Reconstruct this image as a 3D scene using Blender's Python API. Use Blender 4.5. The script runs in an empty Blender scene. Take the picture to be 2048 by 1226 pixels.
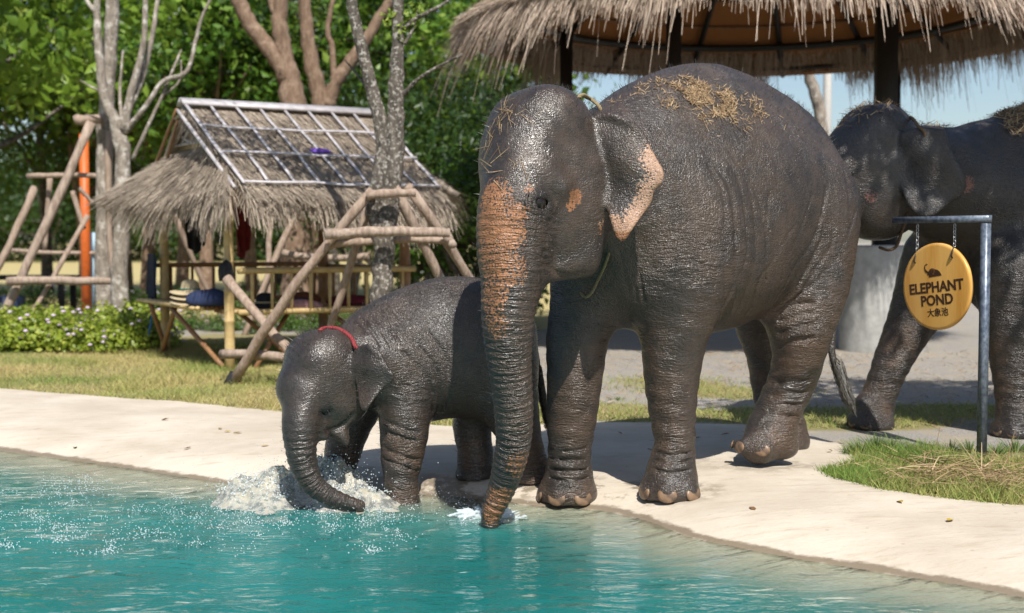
import bpy, math, random
import numpy as np
from mathutils import Vector, Matrix

SC = bpy.context.scene
COL = SC.collection
# ------------------------------------------------------------------ camera
CAM_Z, FPX, PITCH = 1.47, 2578.0, math.radians(2.95)
cam_data = bpy.data.cameras.new('camera')
cam_data.sensor_width = 36.0
cam_data.lens = FPX / 2048.0 * 36.0
cam_data.clip_start, cam_data.clip_end = 0.1, 3000.0
cam_data.dof.use_dof = True
cam_data.dof.focus_distance = 7.35
cam_data.dof.aperture_fstop = 1.9
cam = bpy.data.objects.new('camera', cam_data)
COL.objects.link(cam)
cam.location = (0, 0, CAM_Z)
cam.rotation_euler = (math.radians(90) - PITCH, 0, 0)
SC.camera = cam
# ------------------------------------------------------------------ sky and sun
SUN_EL, SUN_AZ = math.radians(51), math.radians(13)      # azimuth: behind the camera, a little to its right
S_DIR = Vector((math.sin(SUN_AZ) * math.cos(SUN_EL), -math.cos(SUN_AZ) * math.cos(SUN_EL), math.sin(SUN_EL)))
world = bpy.data.worlds.new('World')
SC.world = world
world.use_nodes = True
wn = world.node_tree
sky = wn.nodes.new('ShaderNodeTexSky')
sky.sky_type = 'NISHITA'
sky.sun_disc = False
sky.sun_elevation = SUN_EL
sky.sun_rotation = math.pi - SUN_AZ
sky.altitude = 20
sky.air_density = 1.0
sky.dust_density = 1.0
sky.ozone_density = 1.0
wn.links.new(sky.outputs[0], wn.nodes['Background'].inputs[0])
wn.nodes['Background'].inputs[1].default_value = 0.095
sun_data = bpy.data.lights.new('sun', 'SUN')
sun_data.energy = 5.0
sun_data.angle = math.radians(0.55)
sun_data.color = (1.0, 0.955, 0.88)
sun = bpy.data.objects.new('sun', sun_data)
COL.objects.link(sun)
sun.rotation_euler = S_DIR.to_track_quat('Z', 'Y').to_euler()
sun.location = (3, -6, 12)
SC.view_settings.view_transform = 'Standard'
SC.view_settings.look = 'None'
SC.view_settings.gamma = 1.0
SC.view_settings.exposure = 0.36
SC.view_settings.use_curve_mapping = False
SC.cycles.use_denoising = True
SC.cycles.max_bounces = 8
SC.cycles.transparent_max_bounces = 16
SC.cycles.sample_clamp_indirect = 6.0
SC.cycles.caustics_reflective = False
SC.cycles.caustics_refractive = False
# ------------------------------------------------------------------ pixel rays, noise and surfaces from distance fields
_cp, _sp = math.cos(PITCH), math.sin(PITCH)
def at(px, py, d):
    """the point at depth d (world y) seen at photograph pixel (px, py)"""
    u, v = (px - 1024) / FPX, (613 - py) / FPX
    r = np.array([u, _cp + v * _sp, -_sp + v * _cp])
    return np.array([0, 0, CAM_Z]) + r * (d / r[1])
def on_z(px, py, z=0.0):
    u, v = (px - 1024) / FPX, (613 - py) / FPX
    r = np.array([u, _cp + v * _sp, -_sp + v * _cp])
    return np.array([0, 0, CAM_Z]) + r * ((z - CAM_Z) / r[2])
def px_of(P):
    P = np.asarray(P, float)
    x, y, z = P[..., 0], P[..., 1], P[..., 2] - CAM_Z
    dep = y * _cp - z * _sp
    up = y * _sp + z * _cp
    return 1024 + FPX * x / dep, 613 - FPX * up / dep
def per_px(d):
    return d / FPX

def _hash(ix, iy, iz, seed):
    h = (ix * 374761393 + iy * 668265263 + iz * 2147483647 + seed * 974634777) & 0xffffffff
    h = ((h ^ (h >> 13)) * 1274126177) & 0xffffffff
    return ((h ^ (h >> 16)) & 0xffff) / 65535.0
def vnoise(P, scale=1.0, seed=0):
    """value noise in 0..1 at points P (n, 3)"""
    Q = np.asarray(P, float) * scale
    I = np.floor(Q).astype(np.int64)
    F = Q - I
    F = F * F * (3 - 2 * F)
    out = 0
    for dx in (0, 1):
        for dy in (0, 1):
            for dz in (0, 1):
                w = (F[:, 0] if dx else 1 - F[:, 0]) * (F[:, 1] if dy else 1 - F[:, 1]) * (F[:, 2] if dz else 1 - F[:, 2])
                out = out + w * _hash(I[:, 0] + dx, I[:, 1] + dy, I[:, 2] + dz, seed)
    return out
def fbm(P, scale=1.0, seed=0, oct=3):
    s, a, t = 0, 1.0, 0
    for o in range(oct):
        s = s + a * vnoise(P, scale * 2 ** o, seed + o)
        t += a
        a *= 0.5
    return s / t
def sstep(a, b, x):
    t = np.clip((np.asarray(x, float) - a) / (b - a), 0, 1)
    return t * t * (3 - 2 * t)
def spline(pts, n=8):
    """Catmull-Rom through rows of pts (any number of columns)"""
    P = np.asarray(pts, float)
    Q = np.vstack([2 * P[0] - P[1], P, 2 * P[-1] - P[-2]])
    out = []
    for i in range(1, len(Q) - 2):
        for t in np.arange(n) / n:
            out.append(0.5 * ((2 * Q[i]) + (-Q[i - 1] + Q[i + 1]) * t + (2 * Q[i - 1] - 5 * Q[i] + 4 * Q[i + 1] - Q[i + 2]) * t * t
                       + (-Q[i - 1] + 3 * Q[i] - 3 * Q[i + 1] + Q[i + 2]) * t ** 3))
    out.append(P[-1])
    return np.array(out)

class Field:
    def __init__(s, lo, hi, h):
        s.lo, s.h = np.array(lo, float), h
        s.n = np.ceil((np.array(hi) - s.lo) / h).astype(int) + 1
        s.F = np.full(s.n, 0.5, np.float32)
        s.ax = [(s.lo[i] + h * np.arange(s.n[i])).astype(np.float32) for i in range(3)]
    def box(s, lo, hi):
        a = np.clip(np.floor((np.array(lo) - s.lo) / s.h).astype(int), 0, s.n)
        b = np.clip(np.ceil((np.array(hi) - s.lo) / s.h).astype(int) + 1, 0, s.n)
        if (b <= a).any():
            return None, None
        sl = tuple(slice(a[i], b[i]) for i in range(3))
        X = s.ax[0][sl[0]][:, None, None]; Y = s.ax[1][sl[1]][None, :, None]; Z = s.ax[2][sl[2]][None, None, :]
        return sl, (X, Y, Z)
    def put(s, sl, d, k, cut=False):
        A = s.F[sl]
        if cut:
            hh = np.maximum(k - np.abs(A + d), 0) / k
            s.F[sl] = np.maximum(A, -d) + hh * hh * (k * 0.25)
        else:
            hh = np.maximum(k - np.abs(A - d), 0) / k
            s.F[sl] = np.minimum(A, d) - hh * hh * (k * 0.25)
    def ell(s, c, axes, r, k=0.08, cut=False):
        """ellipsoid: axes = three unit rows, r = half sizes"""
        A = np.asarray(axes, np.float32); r = np.asarray(r, np.float32); c = np.asarray(c, float)
        ext = np.sqrt(((A * r[:, None]) ** 2).sum(0)) + k + 2 * s.h
        sl, G = s.box(c - ext, c + ext)
        if sl is None: return
        X, Y, Z = G[0] - np.float32(c[0]), G[1] - np.float32(c[1]), G[2] - np.float32(c[2])
        q = [(A[i, 0] * X + A[i, 1] * Y + A[i, 2] * Z) / r[i] for i in range(3)]
        k0 = np.sqrt(q[0] ** 2 + q[1] ** 2 + q[2] ** 2) + 1e-6
        k1 = np.sqrt((q[0] / r[0]) ** 2 + (q[1] / r[1]) ** 2 + (q[2] / r[2]) ** 2) + 1e-6
        s.put(sl, k0 * (k0 - 1) / k1, k, cut)
    def chain(s, pts, k=0.06, n=6, sq=None, cut=False):
        """tapering tube through rows (x, y, z, r); sq = (unit axis, factor) flattens the section along that axis"""
        P = spline(pts, n) if n > 1 else np.asarray(pts, float)
        m = P[:, 3].max() * 1.3 + k + 2 * s.h
        sl, G = s.box(P[:, :3].min(0) - m, P[:, :3].max(0) + m)
        if sl is None: return
        D = np.full(s.F[sl].shape, 1.0, np.float32)
        sub = Field.__new__(Field)
        sub.h, sub.lo = s.h, s.lo + s.h * np.array([q.start for q in sl]); sub.n = np.array(D.shape)
        sub.ax = [s.ax[i][sl[i]] for i in range(3)]; sub.F = D
        for a, b in zip(P[:-1], P[1:]):
            mm = max(a[3], b[3]) * 1.3 + k + 2 * s.h
            sl2, G2 = sub.box(np.minimum(a, b)[:3] - mm, np.maximum(a, b)[:3] + mm)
            if sl2 is None: continue
            d = (b - a)[:3]; L2 = float(d @ d) + 1e-9
            X, Y, Z = G2[0] - np.float32(a[0]), G2[1] - np.float32(a[1]), G2[2] - np.float32(a[2])
            t = np.clip((X * d[0] + Y * d[1] + Z * d[2]) / L2, 0, 1).astype(np.float32)
            X, Y, Z = X - t * np.float32(d[0]), Y - t * np.float32(d[1]), Z - t * np.float32(d[2])
            if sq is not None:
                ax, f = sq
                w = (X * ax[0] + Y * ax[1] + Z * ax[2]) * np.float32(f - 1)
                X, Y, Z = X + w * np.float32(ax[0]), Y + w * np.float32(ax[1]), Z + w * np.float32(ax[2])
            dd = np.sqrt(X * X + Y * Y + Z * Z) - (np.float32(a[3]) + t * np.float32(b[3] - a[3]))
            np.minimum(D[sl2], dd, out=D[sl2])
        s.put(sl, D, k, cut)
    def slab(s, org, U, V, N, poly, thick, bend, k=0.03):
        """a bent sheet: outline poly (u, v), thickness, bend(u, v) -> offset along N"""
        org, U, V, N = [np.asarray(q, float) for q in (org, U, V, N)]
        poly = np.asarray(poly, float)
        w = [bend(np.array([p[0]]), np.array([p[1]]))[0] for p in poly]
        C = org + poly[:, :1] * U + poly[:, 1:] * V + np.array(w)[:, None] * N
        m = 0.12 + k
        sl, G = s.box(C.min(0) - m, C.max(0) + m)
        X, Y, Z = [G[i] - np.float32(org[i]) for i in range(3)]
        u = X * U[0] + Y * U[1] + Z * U[2]; v = X * V[0] + Y * V[1] + Z * V[2]; w = X * N[0] + Y * N[1] + Z * N[2]
        d2 = np.full(u.shape, 1e9, np.float32); ins = np.zeros(u.shape, bool)
        for a, b in zip(poly, np.roll(poly, -1, 0)):
            e = b - a
            if e @ e < 1e-12: continue
            pu, pv = u - a[0], v - a[1]
            t = np.clip((pu * e[0] + pv * e[1]) / (e @ e), 0, 1)
            np.minimum(d2, (pu - t * e[0]) ** 2 + (pv - t * e[1]) ** 2, out=d2)
            c = ((a[1] <= v) & (b[1] > v)) | ((b[1] <= v) & (a[1] > v))
            if abs(e[1]) > 1e-9:
                ins ^= c & (pu < pv * (e[0] / e[1]))
        dp = np.sqrt(d2); dp[ins] *= -1
        th = thick if not callable(thick) else thick(u, v)
        q = np.abs(w - bend(u, v)) - th
        d = np.minimum(np.maximum(dp, q), 0) + np.sqrt(np.maximum(dp, 0) ** 2 + np.maximum(q, 0) ** 2) - 0.004
        s.put(sl, d.astype(np.float32), k)
    def mesh(s):
        """surface nets -> verts (n,3), quads (m,4)"""
        F = s.F; I = F < 0
        nx, ny, nz = F.shape
        cnt = np.zeros((nx - 1, ny - 1, nz - 1), np.uint8)
        for dx in (0, 1):
            for dy in (0, 1):
                for dz in (0, 1):
                    cnt += I[dx:nx - 1 + dx, dy:ny - 1 + dy, dz:nz - 1 + dz]
        act = (cnt > 0) & (cnt < 8)
        idx = np.full(act.shape, -1, np.int32)
        cells = np.argwhere(act)
        idx[act] = np.arange(len(cells))
        acc = np.zeros((len(cells), 3)); num = np.zeros(len(cells))
        corners = [(dx, dy, dz) for dx in (0, 1) for dy in (0, 1) for dz in (0, 1)]
        val = {c: F[cells[:, 0] + c[0], cells[:, 1] + c[1], cells[:, 2] + c[2]] for c in corners}
        for c in corners:
            for axis in range(3):
                if c[axis] == 0:
                    e = list(c); e[axis] = 1; e = tuple(e)
                    a, b = val[c], val[e]
                    m = (a < 0) != (b < 0)
                    t = np.where(m, a / np.where(m, a - b, 1), 0)
                    p = np.tile(np.array(c, float), (len(cells), 1)); p[:, axis] += t
                    acc[m] += p[m]; num[m] += 1
        V = s.lo + s.h * (cells + acc / np.maximum(num, 1)[:, None])
        quads = []
        for axis in range(3):
            b, c = (axis + 1) % 3, (axis + 2) % 3
            sa = [slice(None)] * 3; sb = [slice(None)] * 3
            sa[axis] = slice(0, -1); sb[axis] = slice(1, None)
            E = I[tuple(sa)] != I[tuple(sb)]
            e = np.argwhere(E)
            e = e[(e[:, b] > 0) & (e[:, c] > 0) & (e[:, b] < F.shape[b] - 1) & (e[:, c] < F.shape[c] - 1)]
            def cell(ob, oc):
                q = e.copy(); q[:, b] += ob; q[:, c] += oc
                return idx[q[:, 0], q[:, 1], q[:, 2]]
            Q = np.stack([cell(-1, -1), cell(0, -1), cell(0, 0), cell(-1, 0)], 1)
            ins = I[e[:, 0], e[:, 1], e[:, 2]]
            Q[~ins] = Q[~ins][:, ::-1]
            quads.append(Q)
        return V, np.vstack(quads)
    def grad(s, V):
        q = (V - s.lo) / s.h
        out = []
        g = np.clip(np.round(q).astype(int), 1, s.n - 2)
        for i in range(3):
            a = g.copy(); b = g.copy(); a[:, i] += 1; b[:, i] -= 1
            out.append(s.F[a[:, 0], a[:, 1], a[:, 2]] - s.F[b[:, 0], b[:, 1], b[:, 2]])
        N = np.stack(out, 1)
        return N / (np.linalg.norm(N, axis=1, keepdims=True) + 1e-9)
def relax(V, Q, it=2, f=0.5):
    """Laplacian smoothing of a quad mesh"""
    n = len(V)
    E = np.vstack([Q[:, [0, 1]], Q[:, [1, 2]], Q[:, [2, 3]], Q[:, [3, 0]]])
    deg = np.bincount(E.ravel(), minlength=n)
    for _ in range(it):
        S = np.zeros_like(V)
        for c in range(3):
            S[:, c] = np.bincount(E[:, 0], V[E[:, 1], c], n) + np.bincount(E[:, 1], V[E[:, 0], c], n)
        V = V + f * (S / np.maximum(deg, 1)[:, None] - V)
    return V
def vnormals(V, Q):
    a = np.cross(V[Q[:, 2]] - V[Q[:, 0]], V[Q[:, 3]] - V[Q[:, 1]])
    N = np.zeros_like(V)
    for k in range(4):
        for c in range(3):
            N[:, c] += np.bincount(Q[:, k], a[:, c], len(V))
    return N / (np.linalg.norm(N, axis=1, keepdims=True) + 1e-12)
def near_chain(V, P):
    """for points V: (arc length along polyline P, distance / radius there, distance)"""
    P = np.asarray(P, float)
    best = np.full(len(V), 1e9); arc = np.zeros(len(V)); rat = np.full(len(V), 1e9)
    L = 0.0
    for a, b in zip(P[:-1], P[1:]):
        d = (b - a)[:3]; l = np.linalg.norm(d) + 1e-9
        t = np.clip(((V - a[:3]) @ d) / l ** 2, 0, 1)
        q = np.linalg.norm(V - a[:3] - t[:, None] * d, axis=1)
        m = q < best
        best[m] = q[m]; arc[m] = L + t[m] * l; rat[m] = q[m] / (a[3] + t[m] * (b[3] - a[3]))
        L += l
    return arc, rat, best
# ------------------------------------------------------------------ lie of the land: pond z = -0.12, lawn z = 0
WATER_Z = -0.12
_sh = [(-700, 815), (-300, 862), (0, 900), (200, 928), (430, 963), (600, 975), (760, 984), (950, 997), (1075, 1010), (1200, 1019),
       (1290, 1040), (1390, 1074), (1550, 1108), (1800, 1150), (2048, 1193), (2400, 1265)]
SHORE = np.array([on_z(a, b, WATER_Z)[:2] for a, b in _sh])
SHORE = np.vstack([[-16, 15.5], SHORE, [3.6, 3.9], [5.2, 2.6], [9, 1.0], [16, -1]])
SHORE = spline(SHORE, 4)
# the lawn's edge against the concrete
_ge = [(-700, 742), (-300, 762), (0, 780), (200, 793), (400, 808), (560, 824), (760, 845), (900, 856), (1080, 852), (1200, 846), (1480, 850),
       (1600, 868), (1668, 885), (1718, 905), (1712, 925), (1640, 945), (1660, 957), (1760, 983), (1900, 1002), (2048, 1015), (2400, 1060)]
GEDGE = np.array([on_z(a, b, 0.0)[:2] for a, b in _ge])
def poly_dist(x, y, P):
    x, y = np.asarray(x, float), np.asarray(y, float)
    d = np.full(x.shape, 1e9)
    for a, b in zip(P[:-1], P[1:]):
        e = b - a
        t = np.clip(((x - a[0]) * e[0] + (y - a[1]) * e[1]) / (e @ e), 0, 1)
        d = np.minimum(d, np.hypot(x - a[0] - t * e[0], y - a[1] - t * e[1]))
    return d
def shore_s(x, y):
    d = poly_dist(x, y, SHORE)
    return np.where(np.asarray(y) > np.interp(x, SHORE[:, 0], SHORE[:, 1]), d, -d)
def land_z(x, y):
    s = shore_s(x, y)
    z = np.interp(s, [-6, -3, -1.2, -0.5, -0.2, 0, 0.25, 0.6, 1.1, 1.7, 3], [-1.3, -1.1, -0.62, -0.33, -0.20, -0.12, -0.055, -0.012, 0.012, 0.006, 0.0])
    # gentle unevenness of the lawn and the far field
    P = np.stack([np.asarray(x, float).ravel(), np.asarray(y, float).ravel(), np.zeros(np.size(x))], 1)
    n = (fbm(P, 0.5, 3) - 0.5).reshape(np.shape(x)) * 0.05
    return z + n * sstep(2.2, 5, s)
# ------------------------------------------------------------------ elephants as distance fields (shape only)
UP = np.array([0, 0, 1.0])
def unit(v):
    v = np.asarray(v, float); return v / np.linalg.norm(v)
def pts(rows):
    """rows of (px, py, depth, radius) -> (x, y, z, r)"""
    return np.array([[*at(a, b, d), r] for a, b, d, r in rows])
def plane_poly(pix, org, U, V, N):
    out = []
    for a, b in pix:
        o = np.array([0, 0, CAM_Z]); r = at(a, b, 1.0) - o
        t = ((org - o) @ N) / (r @ N)
        q = o + r * t - org
        out.append((q @ U, q @ V))
    return out
def add_ear(F, G, pix, org, N, thick=0.011, bend=None, k=0.025, roll=None):
    N = unit(N); U = unit(np.cross(UP, N)); U = U if U[0] > 0 else -U; V = unit(np.cross(N, U)); V = V if V[2] > 0 else -V
    P = spline(np.array(plane_poly(pix, org, U, V, N)), 4)
    F.slab(org, U, V, N, P, thick, bend, k)
    G['ears'].append((np.array(org), U, V, N, P, bend))
    if roll:
        T = np.array(plane_poly([q[:2] for q in roll], org, U, V, N)); w = bend(T[:, 0], T[:, 1])
        C = org + T[:, :1] * U + T[:, 1:] * V + (w + .008)[:, None] * N
        F.chain(np.column_stack([C, [q[2] for q in roll]]), .02)
def ring(F, c, a, b, ra, rb, r, k=0.01, t0=0, t1=2 * math.pi, n=14):
    T = np.linspace(t0, t1, n)
    P = np.array([[*(c + a * ra * math.cos(t) + b * rb * math.sin(t)), r] for t in T])
    F.chain(P, k, 2)
def foot(F, c, r, h=0.16, k=0.05):
    """a round foot standing on z of c: sole slightly wider than the ankle"""
    A = np.eye(3)
    F.chain([[c[0], c[1], c[2] + r * 0.22, r * 0.96], [c[0], c[1], c[2] + h, r * 0.76]], k, 1)

def flat_sole(F, c, R):
    """cut the underside of a foot flat at height c[2]"""
    sl, G = F.box([c[0] - R, c[1] - R, c[2] - 0.3], [c[0] + R, c[1] + R, c[2] + 0.08])
    if sl is None: return
    d = (np.float32(c[2]) - G[2]) + np.zeros_like(F.F[sl])
    F.F[sl] = np.maximum(F.F[sl], d)

def adult_geo(h=0.0105):
    G = {'ears': [], 'nails': []}
    f = np.array([-0.70, -0.714, 0]); l = np.array([0.714, -0.70, 0]); A = np.array([f, l, UP])
    F = Field([-0.45, 6.3, -0.3], [2.75, 9.75, 2.75], h)
    # trunk of the body
    F.ell((1.20, 8.05, 1.70), A, (0.92, 0.60, 0.74), 0.1)
    F.ell((1.64, 8.54, 1.70), A, (0.64, 0.55, 0.64), 0.25)
    F.ell((0.82, 7.70, 1.62), A, (0.52, 0.46, 0.62), 0.25)
    F.ell((1.05, 7.93, 1.35), A, (0.75, 0.52, 0.42), 0.25)
    F.chain([[0.62, 7.52, 1.98, .24], [0.85, 7.72, 2.14, .26], [1.2, 8.07, 2.27, .27], [1.6, 8.47, 2.13, .27], [1.9, 8.78, 1.9, .2]], 0.25)
    # neck
    F.chain([[0.85, 7.7, 1.75, .42], [0.5, 7.36, 1.80, .35], [0.28, 7.14, 1.82, .32]], 0.2)
    # legs: left front, right front, left rear (lifted), right rear
    lf = pts([(1352, 380, 7.62, .30), (1372, 500, 7.48, .28), (1362, 600, 7.47, .228), (1347, 690, 7.50, .187), (1343, 770, 7.54, .158),
              (1346, 830, 7.57, .137), (1349, 880, 7.58, .122), (1346, 925, 7.58, .128), (1342, 955, 7.57, .140)])
    rf = pts([(1190, 480, 7.62, .27), (1172, 600, 7.60, .215), (1155, 680, 7.60, .185), (1149, 760, 7.60, .165), (1143, 840, 7.65, .148),
              (1139, 905, 7.68, .130), (1137, 950, 7.70, .134), (1137, 985, 7.74, .15)])
    lr = pts([(1602, 430, 8.42, .38), (1608, 550, 8.30, .30), (1602, 640, 8.22, .225), (1598, 700, 8.24, .175), (1585, 760, 8.3, .155),
              (1560, 815, 8.32, .150), (1542, 862, 8.30, .158)])
    rr = pts([(1545, 480, 8.95, .36), (1530, 620, 8.95, .23), (1537, 700, 9.0, .165), (1546, 780, 9.08, .145), (1563, 850, 9.1, .15), (1570, 878, 9.1, .16)])
    F.chain(lf, 0.13); F.chain(rf, 0.12); F.chain(lr, 0.14); F.chain(rr, 0.10)
    feet = {}
    c = lf[-1, :3].copy(); c[2] = land_z(c[0], c[1]); feet['lf'] = c; foot(F, c, .178)
    c = rf[-1, :3].copy(); c[2] = land_z(c[0], c[1]) - .01; feet['rf'] = c; foot(F, c, .180)
    c = at(1570, 893, 9.08); c[2] = land_z(c[0], c[1]); feet['rr'] = c; foot(F, c, .175)
    # lifted foot, toes pointing down and forward
    p = pts([(1540, 872, 8.28, .155), (1518, 893, 8.20, .118)])
    F.chain(p, 0.05, 1)
    F.ell(at(1566, 894, 8.32), np.eye(3), (.10, .12, .075), 0.05)
    feet['lr'] = at(1528, 890, 8.18)
    for kf in ('lf', 'rf', 'rr'):
        flat_sole(F, feet[kf], 0.3)
    # toes: bulges round the front of each foot, and the nails on them
    def toes(key, c, angs, r, size, z=0.05):
        for a in angs:
            d = np.array([math.cos(a), math.sin(a), 0])
            q = c + d * r + UP * z
            F.ell(q - d * .03, np.array([d, np.cross(UP, d), UP]), (size * .9, size * 1.05, size * 1.05), .03)
            G['nails'].append((q + d * .018 - UP * .012, d, size))
    R = math.radians
    toes('lf', feet['lf'], [R(-158), R(-104), R(-50), R(-205)], .160, .066)
    toes('rf', feet['rf'], [R(-170), R(-116), R(-64)], .162, .066)
    c = feet['lr']
    for (a, b, d, s) in ((1490, 894, 8.165, .050), (1527, 898, 8.125, .054), (1475, 890, 8.29, .040)):
        q = at(a, b, d); dd = unit((q - c) * (1, 1, .3) + np.array([-.03, -.05, 0]))
        F.ell(q, np.array([dd, np.cross(UP, dd), UP]), (s, s * 1.1, s), .03)
        G['nails'].append((q + dd * s * .84 + UP * .002, dd, s * 1.1))
    # head
    ha = math.radians(36)
    hf = np.array([-math.cos(ha), -math.sin(ha), 0]); hl = np.array([math.sin(ha), -math.cos(ha), 0])
    H = np.array([hf, hl, UP])
    hc = at(1085, 318, 7.02)
    F.ell(hc, H, (.315, .285, .36), 0.1)
    F.ell(hc + hl * .10 + UP * .215 + hf * .02, H, (.20, .165, .165), .10)      # twin domes of the brow
    F.ell(hc - hl * .10 + UP * .195 + hf * .04, H, (.20, .165, .165), .10)
    F.ell(hc + hf * .15 + UP * -.05, H, (.21, .225, .30), .10)                     # forehead
    F.ell(hc + hl * .10 + UP * -.26 - hf * .02, H, (.24, .17, .22), .10)           # cheek
    F.ell(hc - hl * .10 + UP * -.26 - hf * .02, H, (.24, .17, .22), .10)
    F.ell(hc + UP * -.43 + hf * .02, H, (.22, .19, .16), .08)                       # jaw
    F.chain(pts([(1165, 515, 7.0, .11), (1120, 530, 6.92, .085), (1092, 546, 6.85, .05)]), .06)   # lower lip
    F.ell(at(1140, 455, 6.97), H, (.22, .13, .19), .10)                             # broad cheek
    F.ell(at(1180, 400, 7.0), H, (.16, .12, .26), .10)
    F.ell(at(1268, 525, 6.95), np.eye(3), (.08, .15, .22), .18, cut=True)             # hollow behind the jaw
    # temple hollow and the ridge above the eye
    F.ell(at(1120, 330, 6.63), H, (.10, .05, .12), .10, cut=True)
    F.chain(pts([(1052, 352, 6.74, .045), (1085, 345, 6.74, .05), (1118, 372, 6.76, .04)]), .09)
    # trunk
    tr = pts([(1052, 330, 6.88, .175), (1030, 415, 6.80, .195), (1022, 490, 6.76, .182), (1021, 560, 6.74, .158), (1016, 640, 6.74, .138),
              (1019, 720, 6.78, .119), (1026, 800, 6.84, .107), (1028, 870, 6.90, .097), (1018, 930, 6.97, .089), (1000, 985, 7.03, .074), (984, 1025, 7.06, .058), (980, 1048, 7.07, .05)])
    F.chain(tr, .07, 6)
    F.chain(pts([(1062, 470, 6.78, .08), (1072, 540, 6.80, .055), (1062, 590, 6.80, .03)]), .08)   # fold beside the mouth (tusk sheath)
    # eye: socket, ball place, lids
    # the eye sits on the surface: march along the view ray to find it
    def hit(px_, py_, d0, d1):
        for d in np.arange(d0, d1, .004):
            p = at(px_, py_, d); i = np.round((p - F.lo) / F.h).astype(int)
            if (i < 0).any() or (i >= F.n).any(): continue
            if F.F[tuple(i)] < 0: return p
        return at(px_, py_, (d0 + d1) / 2)
    ec = hit(1083, 405, 6.4, 7.1)
    en = F.grad(ec[None])[0]
    ea = unit(np.cross(UP, en)); eb = unit(np.cross(en, ea))
    F.ell(ec + en * .012, np.array([ea, eb, en]), (.085, .066, .034), .03, cut=True)
    for rr_, q in ((.050, .011), (.074, .010), (.098, .008)):
        ring(F, ec + en * (.002 if rr_ < .06 else -.006 if rr_ > .09 else -.002), ea, eb, rr_ * 1.08, rr_ * .82, q, .012)
    F.ell(ec + en * -.010 + eb * .030, np.array([ea, eb, en]), (.052, .020, .026), .012)     # upper lid
    G['eye'] = (ec - en * .030, en, .046)
    # near ear
    op = np.array(at(1250, 350, 6.84)); nN = unit([-0.22, -0.97, 0.08])
    pix = [(1188, 226), (1215, 226), (1245, 236), (1275, 256), (1297, 292), (1313, 320), (1326, 345), (1321, 366), (1305, 380), (1300, 402), (1281, 432),
           (1263, 460), (1252, 477), (1241, 482), (1231, 470), (1222, 440), (1210, 408), (1202, 365), (1190, 300)]
    add_ear(F, G, pix, op, nN, .012, lambda u, v: .02 * np.cos(u * 16) + .015 * np.sin(v * 15 + u * 9) - .03 + .12 * np.clip(u + .03, 0, .3), .03,
            [(1194, 232, .018), (1215, 230, .022), (1244, 239, .020), (1272, 257, .016), (1292, 286, .010)])
    # far ear, only its rim can show
    op2 = hc - hl * .27 - hf * .18
    N2 = unit(-hl * .8 + hf * .5)
    U2 = unit(np.cross(UP, N2))
    F.slab(op2, U2, UP, N2, spline(np.array([(-.12, .18), (.05, .2), (.16, .05), (.12, -.15), (.02, -.27), (-.06, -.1), (-.12, .18)]), 4), .012,
           lambda u, v: .03 * np.cos(u * 12), .03)
    # skin folds: behind the shoulder, before the thigh, under the neck
    def crease(rows, r=.012, k=.05):
        P = np.array([[*hit(a, b, 6.3, 9.2), r] for a, b in rows]); F.chain(P, k, 4, cut=True)
    cg = np.random.default_rng(12)
    def wob(rows, a=5): return [(x + cg.normal() * a, y + cg.normal() * a) for x, y in rows]
    for o in (-14, 6, 24, 44, 66, 90):
        y0 = cg.uniform(300, 400)
        crease(wob([(1418 + o + (y0 - 300) * .3, y0), (1452 + o, y0 + 70), (1468 + o * .9, 510), (1462 + o * .7, 570), (1448 + o * .6, cg.uniform(600, 640))]), .003, .036 if o == 6 else .02)
    for o in (-50, -26, 0, 18, 40, 60):
        y0 = cg.uniform(370, 470)
        crease(wob([(1655 + o - (y0 - 370) * .3, y0), (1622 + o, 480), (1588 + o, 550), (1545 + o * .6, cg.uniform(610, 640))]), .003, .036 if o == 0 else .02)
    for o in (0, 14, 30): crease(wob([(1234 + o, 500), (1250 + o, 550), (1262 + o, 600)], 3), .003, .02)
    crease([(1090, 505), (1100, 535), (1130, 552), (1165, 548)], .010, .03)     # mouth line
    for y in (612, 632, 655, 680): crease([(1560, y + 12), (1590, y), (1625, y - 6)], .008, .03)
    for y in (905, 922, 940): crease([(1310, y), (1345, y + 6), (1385, y - 3)], .006, .025)
    for y in (895, 915, 935, 955): crease([(1100, y), (1140, y + 7), (1178, y)], .006, .025)
    for y in (760, 785, 810, 832): crease([(1555 - (y - 760) * .35, y + 10), (1580 - (y - 760) * .35, y), (1620 - (y - 760) * .35, y + 2)], .006, .025)
    # tail
    tl = pts([(1650, 360, 9.05, .06), (1682, 470, 9.14, .05), (1684, 560, 9.14, .042), (1668, 640, 9.12, .032), (1663, 700, 9.1, .027), (1676, 750, 9.08, .022), (1690, 785, 9.08, .014)])
    F.chain(tl, .05)
    G.update(trunk=spline(tr, 4), legs=[lf, rf, lr, rr], tail=tl, feet=feet, head=(hc, hf, hl), axes=A, hit=hit)
    return F, G

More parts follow.
